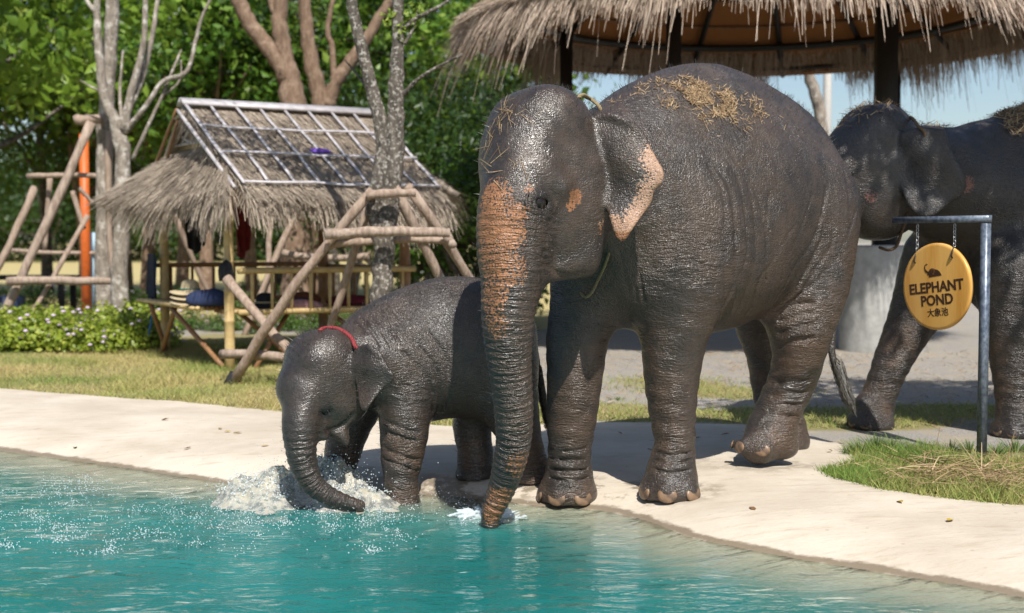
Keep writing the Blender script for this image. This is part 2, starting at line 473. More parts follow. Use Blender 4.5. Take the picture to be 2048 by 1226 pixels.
def calf_geo(h=0.0085):
    G = {'ears': [], 'nails': []}
    a = math.radians(13)
    f = np.array([-math.cos(a), -math.sin(a), 0]); l = np.array([math.sin(a), -math.cos(a), 0]); A = np.array([f, l, UP])
    F = Field([-1.75, 7.0, -0.42], [0.55, 8.7, 1.42], h)
    F.ell(at(905, 702, 8.02), A, (.47, .335, .415), .08)
    F.ell(at(985, 700, 8.06), A, (.26, .30, .39), .15)
    F.ell(at(810, 730, 7.96), A, (.33, .28, .36), .15)
    F.chain(pts([(745, 668, 7.92, .16), (810, 640, 7.98, .17), (880, 618, 8.0, .17), (950, 622, 8.04, .165), (1010, 660, 8.1, .13)]), .15)
    F.chain(pts([(810, 710, 7.95, .29), (740, 720, 7.80, .25), (690, 740, 7.68, .22)]), .12)
    lf = pts([(808, 700, 7.88, .20), (810, 780, 7.80, .165), (809, 850, 7.77, .152), (805, 905, 7.77, .132), (802, 955, 7.77, .108), (805, 1000, 7.77, .092), (806, 1035, 7.77, .095)])
    rf = pts([(735, 770, 8.1, .17), (700, 850, 8.1, .135), (684, 910, 8.1, .115), (672, 965, 8.1, .098), (668, 1005, 8.1, .10)])
    rr = pts([(965, 790, 8.22, .17), (945, 850, 8.2, .128), (950, 900, 8.2, .112), (951, 945, 8.2, .104), (951, 968, 8.2, .112)])
    lr = pts([(1000, 740, 8.0, .235), (1022, 820, 7.98, .175), (1046, 880, 8.02, .12), (1060, 925, 8.05, .103), (1062, 958, 8.05, .11)])
    for c in (lf, rf, rr, lr): F.chain(c, .07)
    F.chain(pts([(1000, 800, 7.85, .06), (1010, 845, 7.88, .03)]), .08)
    feet = {}
    for k, leg, r in (('lf', lf, .122), ('rf', rf, .122), ('rr', rr, .128), ('lr', lr, .125)):
        c = leg[-1, :3].copy(); c[2] = land_z(c[0], c[1]); feet[k] = c
        foot(F, c, r, max(.12, leg[-1, 2] - c[2])); flat_sole(F, c, .2)
    # head, lowered and turned a little to the camera
    ha, hp = math.radians(40), math.radians(20)
    hf = np.array([-math.cos(ha) * math.cos(hp), -math.sin(ha) * math.cos(hp), -math.sin(hp)])
    hl = np.array([math.sin(ha), -math.cos(ha), 0]); hu = np.cross(hf, hl); hu = hu if hu[2] > 0 else -hu
    H = np.array([hf, hl, hu])
    hc = at(648, 752, 7.62)
    F.ell(hc, H, (.225, .215, .26), .07)
    F.ell(hc + hl * .07 + hu * .13 - hf * .02, H, (.16, .125, .13), .08)
    F.ell(hc - hl * .07 + hu * .13, H, (.16, .125, .13), .08)
    F.ell(hc + hf * .11 - hu * .07, H, (.15, .165, .18), .08)
    F.ell(at(592, 778, 7.52), H, (.11, .12, .12), .08)
    F.ell(hc + hl * .09 - hu * .17 - hf * .02, H, (.16, .12, .15), .07)
    F.ell(hc - hl * .09 - hu * .17 - hf * .02, H, (.16, .12, .15), .07)
    F.chain(pts([(664, 845, 7.58, .075), (682, 868, 7.55, .045), (692, 884, 7.54, .020)]), .05)
    F.chain(pts([(640, 848, 7.48, .05), (648, 872, 7.47, .03)]), .05)
    F.ell(at(690, 792, 7.36), H, (.06, .03, .07), .07, cut=True)
    tr = pts([(612, 790, 7.50, .125), (602, 842, 7.44, .112), (601, 885, 7.42, .096), (607, 928, 7.42, .083), (625, 966, 7.43, .068), (655, 990, 7.44, .055), (690, 1004, 7.45, .045), (718, 1012, 7.46, .036)])
    F.chain(tr, .05)
    def hit(px_, py_, d0, d1):
        for d in np.arange(d0, d1, .004):
            p = at(px_, py_, d); i = np.round((p - F.lo) / F.h).astype(int)
            if (i < 0).any() or (i >= F.n).any(): continue
            if F.F[tuple(i)] < 0: return p
        return at(px_, py_, (d0 + d1) / 2)
    ec = hit(651, 822, 7.0, 7.7); en = F.grad(ec[None])[0]
    ea = unit(np.cross(UP, en)); eb = unit(np.cross(en, ea))
    F.ell(ec + en * .008, np.array([ea, eb, en]), (.042, .032, .018), .02, cut=True)
    for rr_, q in ((.03, .006), (.044, .005)):
        ring(F, ec, ea, eb, rr_ * 1.1, rr_ * .8, q, .01)
    F.ell(ec - en * .008 + eb * .014, np.array([ea, eb, en]), (.03, .012, .02), .01)
    G['eye'] = (ec - en * .014, en, .029)
    pix = [(709, 697), (732, 691), (752, 697), (766, 712), (777, 733), (788, 752), (780, 766), (769, 773), (752, 795), (739, 815), (728, 820), (721, 808), (714, 784), (708, 750), (706, 715)]
    op = np.array(at(745, 752, 7.42)); nN = unit([-.30, -.94, .1])
    add_ear(F, G, pix, op, nN, .009, lambda u, v: .012 * np.cos(u * 22) + .010 * np.sin(v * 25) + .10 * np.clip(u, -.05, .2), .02, [(712, 700, .011), (732, 694, .014), (751, 700, .013), (764, 715, .009)])
    op2 = hc - hl * .2 - hf * .12; N2 = unit(-hl * .8 + hf * .5); U2 = unit(np.cross(UP, N2))
    F.slab(op2, U2, UP, N2, spline(np.array([(-.08, .12), (.03, .13), (.11, .03), (.08, -.1), (.01, -.18), (-.04, -.07)]), 4), .009, lambda u, v: .02 * np.cos(u * 16), .02)
    def crease(rows, r=.010, k=.04):
        P = np.array([[*hit(a, b, 7.0, 8.6), r] for a, b in rows]); F.chain(P, k, 4, cut=True)
    for o in (0, 14, 30, 48, 66): crease([(706 + o, 640 - o * .4), (728 + o, 664 - o * .3), (752 + o, 700 - o * .2)], .003, .02)
    for o in (0, 22, 46): crease([(806 + o, 705 - o), (846 + o, 745 - o * .6), (866 + o * .6, 790 - o * .3), (868 + o * .4, 825)], .004, .025)
    for y in (850, 868, 905, 925): crease([(768, y - 8), (800, y + 6), (838, y + 16)], .006, .022)
    crease([(655, 862), (672, 858), (690, 846), (704, 830)], .008, .025)
    tl = pts([(1050, 640, 8.22, .04), (1072, 720, 8.2, .026), (1080, 790, 8.18, .018), (1092, 840, 8.16, .012)])
    F.chain(tl, .03)
    G.update(trunk=spline(tr, 4), legs=[lf, rf, lr, rr], tail=tl, feet=feet, head=(hc, hf, hl), axes=A, hit=hit)
    return F, G

def third_geo(h=0.015):
    G = {'ears': [], 'nails': []}
    a = math.radians(10)
    f = np.array([-math.cos(a), -math.sin(a), 0]); l = np.array([math.sin(a), -math.cos(a), 0]); A = np.array([f, l, UP])
    F = Field([1.5, 8.7, -0.15], [6.2, 11.3, 2.85], h)
    b0 = at(2060, 470, 10.0)
    F.ell(b0 + np.array([.75, .13, .10]), A, (1.0, .60, .72), .1)
    F.ell(b0 + np.array([1.45, .25, .05]), A, (.62, .56, .66), .2)
    F.ell(b0 + np.array([.0, .0, -.08]), A, (.58, .46, .68), .2)
    F.chain(np.array([[*(b0 + np.array(q)), r] for q, r in (((-.35, -.06, .62), .26), ((.0, 0, .74), .26), ((.5, .1, .86), .27), ((1.0, .18, .78), .26), ((1.6, .28, .5), .25))]), .2)
    F.chain(pts([(2020, 410, 9.95, .46), (1880, 365, 9.85, .42), (1800, 345, 9.78, .35)]), .2)
    rf = pts([(1880, 520, 10.15, .30), (1845, 600, 10.15, .23), (1810, 670, 10.12, .175), (1782, 730, 10.1, .145), (1762, 780, 10.1, .133), (1752, 815, 10.1, .145)])
    lf = pts([(2030, 540, 9.62, .31), (2030, 640, 9.58, .24), (2032, 720, 9.58, .19), (2034, 790, 9.58, .16), (2034, 840, 9.58, .155)])
    lr = pts([(2440, 520, 10.0, .38), (2450, 660, 9.9, .24), (2470, 760, 9.95, .16), (2465, 830, 9.95, .16)])
    rr = pts([(2360, 520, 10.6, .36), (2370, 660, 10.6, .22), (2390, 760, 10.65, .16), (2385, 800, 10.65, .16)])
    for c in (rf, lf, lr, rr): F.chain(c, .12)
    feet = {}
    for k, leg, r in (('lf', lf, .185), ('rf', rf, .185), ('rr', rr, .18), ('lr', lr, .18)):
        c = leg[-1, :3].copy(); c[2] = land_z(c[0], c[1]); feet[k] = c
        if k == 'rf': c[0] -= .05; c[1] -= .05
        foot(F, c, r, max(.14, leg[-1, 2] - c[2])); flat_sole(F, c, .3)
        for q in (-200, -160, -120):
            d = np.array([math.cos(math.radians(q)), math.sin(math.radians(q)), 0])
            F.ell(c + d * .135 + UP * .05, np.array([d, np.cross(UP, d), UP]), (.055, .06, .06), .03)
            if k in ('lf', 'rf'): G['nails'].append((c + d * .178 + UP * .045, d, .05))
    ha = math.radians(14)
    hf = np.array([-math.cos(ha), -math.sin(ha), 0]); hl = np.array([math.sin(ha), -math.cos(ha), 0]); H = np.array([hf, hl, UP])
    hc = at(1745, 325, 9.70)
    F.ell(hc, H, (.36, .29, .38), .1)
    F.ell(hc + hl * .10 + UP * .24 - hf * .02, H, (.22, .17, .19), .1)
    F.ell(hc - hl * .10 + UP * .24 - hf * .02, H, (.22, .17, .19), .1)
    F.ell(hc + hf * .17 - UP * .05, H, (.22, .22, .3), .1)
    F.ell(hc + hl * .09 - UP * .28, H, (.28, .19, .26), .1)
    F.ell(hc - hl * .09 - UP * .28, H, (.28, .19, .26), .1)
    F.ell(hc - UP * .44 - hf * .05, H, (.25, .18, .14), .08)
    tr = np.array([[*(hc + hf * p - UP * q), r] for p, q, r in ((.26, .05, .19), (.35, .25, .19), (.43, .5, .16), (.52, .8, .13), (.58, 1.1, .11), (.62, 1.4, .09), (.63, 1.62, .075), (.60, 1.74, .06))])
    F.chain(tr, .07)
    ec = hc + hf * .30 + hl * .20 - UP * .10
    G['eye'] = (ec, hl, .03)
    op = np.array(at(1865, 345, 9.36)); nN = unit([-.2, -.97, .05])
    pix = [(1802, 266), (1830, 258), (1862, 257), (1888, 261), (1896, 285), (1908, 315), (1925, 345), (1932, 370), (1922, 392), (1908, 400), (1884, 418), (1864, 432), (1838, 432), (1816, 412), (1803, 372), (1797, 320)]
    add_ear(F, G, pix, op, nN, .016, lambda u, v: .03 * np.cos(u * 11) + .02 * np.sin(v * 11 + u * 8), .03)
    G.update(trunk=spline(tr, 4), legs=[lf, rf, lr, rr], feet=feet, head=(hc, hf, hl), axes=A, hit=None)
    return F, G
# ------------------------------------------------------------------ blender helpers
RNG = np.random.default_rng(11)
random.seed(5)
class NT:
    """small node-tree builder"""
    def __init__(s, name):
        s.m = bpy.data.materials.new(name); s.m.use_nodes = True
        s.t = s.m.node_tree; s.t.nodes.clear()
        s.out = s.t.nodes.new('ShaderNodeOutputMaterial')
    def n(s, kind, ins=None, **props):
        nd = s.t.nodes.new('ShaderNode' + kind)
        for k, v in props.items(): setattr(nd, k, v)
        for k, v in (ins or {}).items():
            sk = nd.inputs[k]
            if hasattr(v, 'is_output') or isinstance(v, bpy.types.NodeSocket): s.t.links.new(v, sk)
            elif isinstance(v, bpy.types.Node): s.t.links.new(v.outputs[0], sk)
            else: sk.default_value = (*v, 1) if isinstance(v, tuple) and len(v) == 3 and sk.type == 'RGBA' else v
        return nd
    def math(s, op, a, b=0.0, c=0.0, clamp=False):
        return s.n('Math', {0: a, 1: b, 2: c}, operation=op, use_clamp=clamp).outputs[0]
    def noise(s, vec, scale, detail=3, rough=0.5, dist=0.0):
        return s.n('TexNoise', {'Vector': vec, 'Scale': scale, 'Detail': detail, 'Roughness': rough, 'Distortion': dist}).outputs[0]
    def vor(s, vec, scale, feature='F1', out=0, rnd=1.0):
        return s.n('TexVoronoi', {'Vector': vec, 'Scale': scale, 'Randomness': rnd}, feature=feature).outputs[out]
    def maprange(s, v, a, b, c=0.0, d=1.0, smooth=True):
        return s.n('MapRange', {0: v, 1: a, 2: b, 3: c, 4: d}, interpolation_type='SMOOTHSTEP' if smooth else 'LINEAR').outputs[0]
    def mix(s, f, a, b):
        nd = s.n('Mix', data_type='RGBA')
        for k, v in ((0, f), (6, a), (7, b)):
            if isinstance(v, (bpy.types.NodeSocket,)): s.t.links.new(v, nd.inputs[k])
            else: nd.inputs[k].default_value = (*v, 1) if isinstance(v, tuple) else v
        return nd.outputs[2]
    def stretch(s, vec, xyz, rot=(0, 0, 0)):
        return s.n('Mapping', {'Vector': vec, 'Scale': xyz, 'Rotation': rot}).outputs[0]
    def attr(s, name):
        return s.n('Attribute', attribute_name=name).outputs[2]
    def obj(s): return s.n('TexCoord').outputs[3]
    def gen(s): return s.n('NewGeometry').outputs[0]
    def rand(s): return s.n('ObjectInfo').outputs[5]
    def isl(s): return s.n('NewGeometry').outputs[8]
    def ramp(s, v, stops):
        nd = s.n('ValToRGB', {0: v}); e = nd.color_ramp.elements
        while len(e) < len(stops): e.new(0.5)
        for q, (p, c) in zip(e, stops): q.position = p; q.color = (*c, 1)
        return nd.outputs[0]
    def bump(s, h, strength=0.5, dist=0.01, normal=None):
        ins = {'Strength': strength, 'Distance': dist, 'Height': h}
        if normal is not None: ins['Normal'] = normal
        return s.n('Bump', ins).outputs[0]
    def pbr(s, color, rough=0.6, normal=None, spec=0.5, **extra):
        ins = {'Base Color': color, 'Roughness': rough, 'Specular IOR Level': spec}
        if normal is not None: ins['Normal'] = normal
        ins.update(extra)
        return s.n('BsdfPrincipled', ins)
    def done(s, shader):
        s.t.links.new(shader.outputs[0] if isinstance(shader, bpy.types.Node) else shader, s.out.inputs[0])
        return s.m

def np_mesh(name, V, faces, smooth=False, attrs=None, mats=()):
    """faces: (m,3) or (m,4) int array, or a list of such arrays"""
    V = np.ascontiguousarray(V, np.float32)
    L = faces if isinstance(faces, list) else [faces]
    L = [np.asarray(q, np.int32) for q in L if len(q)]
    me = bpy.data.meshes.new(name)
    nl = sum(q.size for q in L); nf = sum(len(q) for q in L)
    me.vertices.add(len(V)); me.loops.add(nl); me.polygons.add(nf)
    me.vertices.foreach_set('co', V.ravel())
    me.loops.foreach_set('vertex_index', np.concatenate([q.ravel() for q in L]))
    tot = np.concatenate([np.full(len(q), q.shape[1], np.int32) for q in L])
    st = np.concatenate([[0], np.cumsum(tot)[:-1]]).astype(np.int32)
    me.polygons.foreach_set('loop_start', st)
    if smooth: me.polygons.foreach_set('use_smooth', np.ones(nf, bool))
    for k, a in (attrs or {}).items():
        at_ = me.attributes.new(k, 'FLOAT', 'POINT'); at_.data.foreach_set('value', np.ascontiguousarray(a, np.float32))
    for m in mats: me.materials.append(m)
    me.update(calc_edges=True)
    return me
def obj(name, me, parent=None, loc=None, rot=None, scale=None, mat=None):
    o = bpy.data.objects.new(name, me); COL.objects.link(o)
    if parent is not None: o.parent = parent
    if loc is not None: o.location = [float(q) for q in loc]
    if rot is not None: o.rotation_euler = rot
    if scale is not None: o.scale = (scale,) * 3 if np.isscalar(scale) else scale
    if mat is not None and me is not None and not me.materials: me.materials.append(mat)
    return o
def tag(o, label=None, cat=None, group=None, kind=None):
    if label: o['label'] = label
    if cat: o['category'] = cat
    if group: o['group'] = group
    if kind: o['kind'] = kind
    return o
def thing(name, label, cat, loc=(0, 0, 0), group=None, rz=0.0):
    o = bpy.data.objects.new(name, None); COL.objects.link(o)
    o.location = [float(q) for q in loc]; o.rotation_euler = (0, 0, rz); o.empty_display_size = 0.1
    return tag(o, label, cat, group)
class MB:
    """collects shapes, then links them as ONE mesh object"""
    def __init__(s): s.V, s.Q, s.T, s.n, s.A = [], [], [], 0, {}
    def add(s, V, Q=None, T=None, **attrs):
        V = np.asarray(V, float)
        if Q is not None and len(Q): s.Q.append(np.asarray(Q) + s.n)
        if T is not None and len(T): s.T.append(np.asarray(T) + s.n)
        for k, v in attrs.items(): s.A.setdefault(k, []).append(np.broadcast_to(np.asarray(v, float), (len(V),)))
        s.V.append(V); s.n += len(V)
    def tube(s, P, sides=8, caps=True, jitter=0.0, **attrs):
        """P rows (x, y, z, r)"""
        P = np.asarray(P, float); n = len(P)
        T = np.gradient(P[:, :3], axis=0); T /= np.linalg.norm(T, axis=1, keepdims=True) + 1e-12
        ref = np.array([0, 0, 1.0]) if abs(T[0][2]) < 0.9 else np.array([1.0, 0, 0])
        N = []
        a = np.cross(T[0], ref); a /= np.linalg.norm(a)
        for t in T:
            a = a - t * (a @ t); a /= np.linalg.norm(a) + 1e-12; N.append(a)
        N = np.array(N); B = np.cross(T, N)
        th = np.arange(sides) * 2 * math.pi / sides
        rr = P[:, 3][:, None] * (1 + jitter * (RNG.random((n, sides)) - .5)) if jitter else P[:, 3][:, None] * np.ones((1, sides))
        V = P[:, None, :3] + rr[..., None] * (N[:, None] * np.cos(th)[None, :, None] + B[:, None] * np.sin(th)[None, :, None])
        V = V.reshape(-1, 3)
        i = np.arange(n - 1)[:, None] * sides; j = np.arange(sides)[None]; k = (j + 1) % sides
        Q = np.stack([i + j, i + k, i + sides + k, i + sides + j], -1).reshape(-1, 4)
        Tt = []
        if caps:
            V = np.vstack([V, P[0, :3], P[-1, :3]])
            j = np.arange(sides); k = (j + 1) % sides; b = (n - 1) * sides
            Tt = np.vstack([np.stack([k, j, np.full(sides, n * sides)], 1), np.stack([b + j, b + k, np.full(sides, n * sides + 1)], 1)])
        s.add(V, Q, Tt, **attrs)
    def box(s, c, A, r, **attrs):
        """box centred c, axes rows A, half sizes r"""
        A = np.asarray(A, float); r = np.asarray(r, float)
        C = np.array([[x, y, z] for x in (-1, 1) for y in (-1, 1) for z in (-1, 1)]) * r
        s.add(np.asarray(c) + C @ A, [(0, 1, 3, 2), (4, 6, 7, 5), (0, 4, 5, 1), (2, 3, 7, 6), (0, 2, 6, 4), (1, 5, 7, 3)], **attrs)
    def build(s, name, mat=None, parent=None, origin=None, smooth=False, kind=None):
        V = np.vstack(s.V)
        if origin is not None: V = V - np.asarray(origin, float)
        F = ([np.vstack(s.Q)] if s.Q else []) + ([np.vstack(s.T)] if s.T else [])
        me = np_mesh(name, V, F, smooth, {k: np.concatenate(v) for k, v in s.A.items()}, [mat] if mat else [])
        o = obj(name, me, parent)
        if origin is not None and parent is None: o.location = [float(q) for q in origin]
        if kind: o['kind'] = kind
        return o
def ribbon(mb, P, W, side, **attrs):
    """flat strips: P (n, m, 3) centre lines, W (n, m) half widths, side (n, 3) width direction"""
    n, m, _ = P.shape
    V = np.stack([P - side[:, None] * W[..., None], P + side[:, None] * W[..., None]], 2).reshape(-1, 3)
    i = (np.arange(n)[:, None] * m + np.arange(m - 1)[None]).ravel() * 2
    Q = np.stack([i, i + 1, i + 3, i + 2], 1)
    at2 = {k: np.repeat(np.asarray(v), m * 2) for k, v in attrs.items()}
    mb.add(V, Q, **at2)
def leaf_cards(mb, C, size, nrm, flop=0.35, aspect=0.5, **attrs):
    """one folded leaf (two triangles sharing the midrib) per centre C, facing nrm"""
    n = len(C)
    N = nrm / (np.linalg.norm(nrm, axis=1, keepdims=True) + 1e-9)
    r = RNG.normal(size=(n, 3))
    U = np.cross(N, r); U /= np.linalg.norm(U, axis=1, keepdims=True) + 1e-9
    S = np.cross(N, U)
    L = size[:, None]
    a = C - U * L * .5; b = C + U * L * .5
    mid = C - U * L * .06
    p = mid + S * L * aspect * .5 - N * L * flop * .3; q = mid - S * L * aspect * .5 - N * L * flop * .3
    V = np.stack([a, p, b, q], 1).reshape(-1, 3)
    i = np.arange(n) * 4
    T = np.vstack([np.stack([i, i + 1, i + 2], 1), np.stack([i, i + 2, i + 3], 1)])
    at2 = {k: np.repeat(np.asarray(v), 4) for k, v in attrs.items()}
    mb.add(V, None, T, **at2)
def uvsphere(seg=12, rings=8):
    V = [[0, 0, 1]]
    for i in range(1, rings):
        t = math.pi * i / rings
        V += [[math.sin(t) * math.cos(2 * math.pi * j / seg), math.sin(t) * math.sin(2 * math.pi * j / seg), math.cos(t)] for j in range(seg)]
    V.append([0, 0, -1]); Q = []; T = []
    for j in range(seg):
        k = (j + 1) % seg
        T.append((0, 1 + j, 1 + k)); T.append((len(V) - 1, 1 + (rings - 2) * seg + k, 1 + (rings - 2) * seg + j))
        for i in range(rings - 2):
            Q.append((1 + i * seg + j, 1 + (i + 1) * seg + j, 1 + (i + 1) * seg + k, 1 + i * seg + k))
    return np.array(V, float), np.array(Q), np.array(T)
# ------------------------------------------------------------------ setting: ground, pond bank, water, grass
def inside(x, y, poly):
    x, y = np.asarray(x, float), np.asarray(y, float); r = np.zeros(x.shape, bool)
    for a, b in zip(poly, np.roll(poly, -1, 0)):
        c = ((a[1] <= y) & (b[1] > y)) | ((b[1] <= y) & (a[1] > y))
        if abs(b[1] - a[1]) > 1e-12:
            r ^= c & (x < a[0] + (y - a[1]) * (b[0] - a[0]) / (b[1] - a[1]))
    return r
BANK_POLY = np.vstack([[-16, 17.5], GEDGE, [7, 4.5], [16, 1.5], [16, -8], [-16, -8]])
def bank_in(x, y):
    """distance inside the concrete, negative outside"""
    d = poly_dist(x, y, np.vstack([BANK_POLY[:-2]]))
    return np.where(inside(x, y, BANK_POLY), d, -d)
def P3(x, y, z=0.0): return np.stack([np.ravel(x), np.ravel(y), np.ravel(np.zeros_like(x) + z)], 1)
def soft_blobs(x, y, L):
    m = np.zeros(np.shape(x))
    for cx, cy, rx, ry, s_ in L:
        q = np.hypot((x - cx) / rx, (y - cy) / ry)
        m = np.maximum(m, s_ * sstep(1.25, .5, q))
    return m
def grass_mask(x, y):
    """0..1 how green / grown the ground is"""
    n = (fbm(P3(x, y), 1.1, 21, 4).reshape(np.shape(x)) - .5)
    left = sstep(.3, -.5, x - 0.0) * sstep(22, 17.5, y)
    m = np.maximum(left * .85, soft_blobs(x, y, [(2.75, 7.9, 1.0, .95, 1.0), (3.9, 7.2, 1.2, 1.2, 1.0), (2.6, 10.6, 1.1, .8, .95), (1.2, 10.75, 1.1, .45, .8), (3.9, 11.0, 1.0, .6, .8),
                                               (1.5, 13.0, .9, .9, .5), (.4, 11.4, 1.0, .7, .6), (2.2, 12.4, .8, .6, .5), (5.5, 9.4, 1.4, 1.2, .8), (-.1, 10.6, .8, .7, .8)]))
    return np.clip(m + n * .8 * (m > .02), 0, 1)
def spaced(lo, hi, mid, d0, grow):
    a = [mid]; d = d0
    while a[-1] < hi: a.append(a[-1] + d); d *= grow
    b = [mid]; d = d0
    while b[-1] > lo: b.append(b[-1] - d); d *= grow
    return np.array(sorted(set(b + a)))
gx = spaced(-400, 400, 0, .11, 1.022); gy = spaced(-25, 900, 10, .11, 1.02)
X, Y = np.meshgrid(gx, gy, indexing='ij')
bi = bank_in(X, Y)
Z = land_z(X, Y) - .06 * sstep(.0, .12, bi)
GM = grass_mask(X, Y)
dry = sstep(19, 27, Y) * sstep(3.0, -1.0, X - .12 * (Y - 20)) + .85 * soft_blobs(X, Y, [(1.5, 23.5, 6, 2.6, 1.0)])
nx, ny = X.shape
I = (np.arange(nx - 1)[:, None] * ny + np.arange(ny - 1)[None])
GQ = np.stack([I, I + ny, I + ny + 1, I + 1], -1).reshape(-1, 4)
def ground_mat():
    t = NT('ground_earth'); co = t.gen()
    g, dr = t.attr('grass'), t.attr('dry')
    n = t.noise(co, 3.2, 6, .65); nf = t.noise(co, 55, 4, .7); big = t.noise(co, .7, 4, .6)
    gravel = t.mix(t.maprange(nf, .3, .7), (0.20, 0.185, 0.17), (0.40, 0.375, 0.345))
    gravel = t.mix(t.maprange(n, .42, .68), gravel, (0.36, 0.31, 0.235))
    soil = t.mix(nf, (0.20, 0.16, 0.085), (0.33, 0.28, 0.15))
    green = t.mix(t.maprange(big, .35, .65), (0.20, 0.21, 0.07), (0.36, 0.32, 0.14))
    lawn = t.mix(t.maprange(nf, .35, .7), soil, green)
    dryc = t.mix(t.maprange(n, .3, .7), (0.50, 0.40, 0.20), (0.40, 0.34, 0.15))
    e = t.math('ADD', g, t.math('MULTIPLY', t.math('SUBTRACT', t.noise(co, 9, 5, .7), .5), .5))
    c = t.mix(t.maprange(e, .3, .55), gravel, lawn)
    c = t.mix(t.maprange(t.math('ADD', dr, t.math('MULTIPLY', t.math('SUBTRACT', n, .5), .6)), .35, .65), c, dryc)
    return t.done(t.pbr(c, .92, t.bump(nf, .7, .02), .2))
ground = obj('ground', np_mesh('ground', P3(X, Y, Z), GQ, True, dict(grass=GM.ravel(), dry=np.clip(dry, 0, 1).ravel()), [ground_mat()]))
tag(ground, 'flat ground of lawn, grey gravel and dry field round the pond', kind='structure')

# the concrete bank, running on under the water
h_ = .055
bx = np.arange(-13, 7.5, h_); by = np.arange(1.5, 15.5, h_)
X, Y = np.meshgrid(bx, by, indexing='ij')
IN = inside(X, Y, BANK_POLY) & (shore_s(X, Y) > -3.2)
nx, ny = X.shape
I = (np.arange(nx - 1)[:, None] * ny + np.arange(ny - 1)[None])
Q = np.stack([I, I + ny, I + ny + 1, I + 1], -1).reshape(-1, 4)
keep = IN.ravel()[Q].sum(1) >= 1
Q = Q[keep]
P = np.stack([X.ravel(), Y.ravel()], 1)
outv = ~inside(X, Y, BANK_POLY).ravel()
used = np.zeros(len(P), bool); used[Q.ravel()] = True
mv = np.where(outv & used)[0]
best = np.full(len(mv), 1e9); tgt = P[mv].copy()
for a, b in zip(BANK_POLY[:-1], BANK_POLY[1:]):
    e = b - a; tt = np.clip(((P[mv] - a) @ e) / (e @ e), 0, 1); q = a + tt[:, None] * e
    d = np.linalg.norm(q - P[mv], axis=1); m = d < best; best[m] = d[m]; tgt[m] = q[m]
P[mv] = tgt
ren = np.cumsum(used) - 1
P = P[used]; Q = ren[Q]
s_ = shore_s(P[:, 0], P[:, 1])
pz = land_z(P[:, 0], P[:, 1]) + .006 + (fbm(P3(P[:, 0], P[:, 1]), 1.6, 31, 4) - .5) * .03 * sstep(.05, .5, s_)
def bank_mat():
    t = NT('bank_concrete'); co = t.gen(); s = t.attr('shore')
    n = t.noise(co, 1.3, 6, .62); nf = t.noise(co, 38, 5, .7); st = t.noise(t.stretch(co, (2.0, 9, 2), (0, 0, .25)), 1.6, 5, .65)
    c = t.mix(t.maprange(n, .3, .7), (0.47, 0.405, 0.325), (0.585, 0.52, 0.43))
    c = t.mix(t.math('MULTIPLY', t.maprange(st, .52, .72), .55), c, (0.38, 0.30, 0.215))
    c = t.mix(t.math('MULTIPLY', t.maprange(nf, .6, .8), .30), c, (0.36, 0.31, 0.25))
    c = t.mix(t.math('MULTIPLY', t.maprange(t.noise(co, 4.5, 5, .7), .62, .74), .5), c, (0.33, 0.24, 0.16))
    # water-soaked strip along the edge and damp patches where wet feet went
    ew = t.math('ADD', s, t.math('MULTIPLY', t.math('SUBTRACT', t.noise(co, 7, 5, .7), .5), .12))
    wet = t.math('MULTIPLY', t.maprange(ew, .02, .055, 1, 0), t.maprange(ew, -.05, -.01, .25, 1))
    wet = t.math('MAXIMUM', wet, t.math('MULTIPLY', t.attr('damp'), t.maprange(t.noise(co, 5.5, 5, .65), .46, .58)))
    c = t.mix(t.math('MULTIPLY', wet, .85), c, (0.17, 0.13, 0.085))
    r = t.math('SUBTRACT', .85, t.math('MULTIPLY', wet, .5))
    c = t.mix(t.math('MULTIPLY', t.maprange(t.noise(t.stretch(co, (1, 3.5, 1), (0, 0, -.35)), 7, 6, .7), .60, .72), .38), c, (0.30, 0.25, 0.20))
    c = t.mix(t.math('MULTIPLY', t.maprange(t.vor(co, 5.5, 'F1'), .0, .09, 1, 0), .5), c, (0.24, 0.17, 0.11))
    hb = t.math('ADD', nf, t.math('MULTIPLY', st, 1.5))
    return t.done(t.pbr(c, r, t.bump(hb, .5, .008), .35))
damp = soft_blobs(P[:, 0], P[:, 1], [(.55, 7.75, .45, .3, .9), (-.3, 8.0, .7, .35, 1.0), (1.6, 8.35, .5, .35, .5), (-1.2, 8.3, .6, .3, .7), (1.0, 7.6, .3, .25, .6)])
bank = obj('pond_bank', np_mesh('pond_bank', np.column_stack([P, pz]), Q, True, dict(shore=s_, damp=damp), [bank_mat()]))
tag(bank, 'pale concrete apron sloping down into the pond', kind='structure')

# water
h_ = .075
wx = np.arange(-14, 9, h_); wy = np.concatenate([np.arange(-3, 3.5, .25), np.arange(3.5, 12.2, h_)])
X, Y = np.meshgrid(wx, wy, indexing='ij')
D = WATER_Z - land_z(X, Y) - .006
nx, ny = X.shape
I = (np.arange(nx - 1)[:, None] * ny + np.arange(ny - 1)[None])
Q = np.stack([I, I + ny, I + ny + 1, I + 1], -1).reshape(-1, 4)
Q = Q[(D.ravel()[Q] > -.05).any(1)]
spl = soft_blobs(X, Y, [(-1.4, 7.5, 1.3, .8, 1.0), (-.2, 7.2, .5, .4, .9), (-2.2, 6.9, 2.2, 1.2, .55), (-.5, 7.5, .9, .5, .8)])
Zw = WATER_Z + (fbm(P3(X, Y * 1.6), 6, 41, 3).reshape(X.shape) - .5) * (.006 + .035 * spl) + (fbm(P3(X, Y * 2), 1.4, 44, 2).reshape(X.shape) - .5) * .010
Zw = np.where(D < .03, np.minimum(Zw, WATER_Z + .004), Zw)
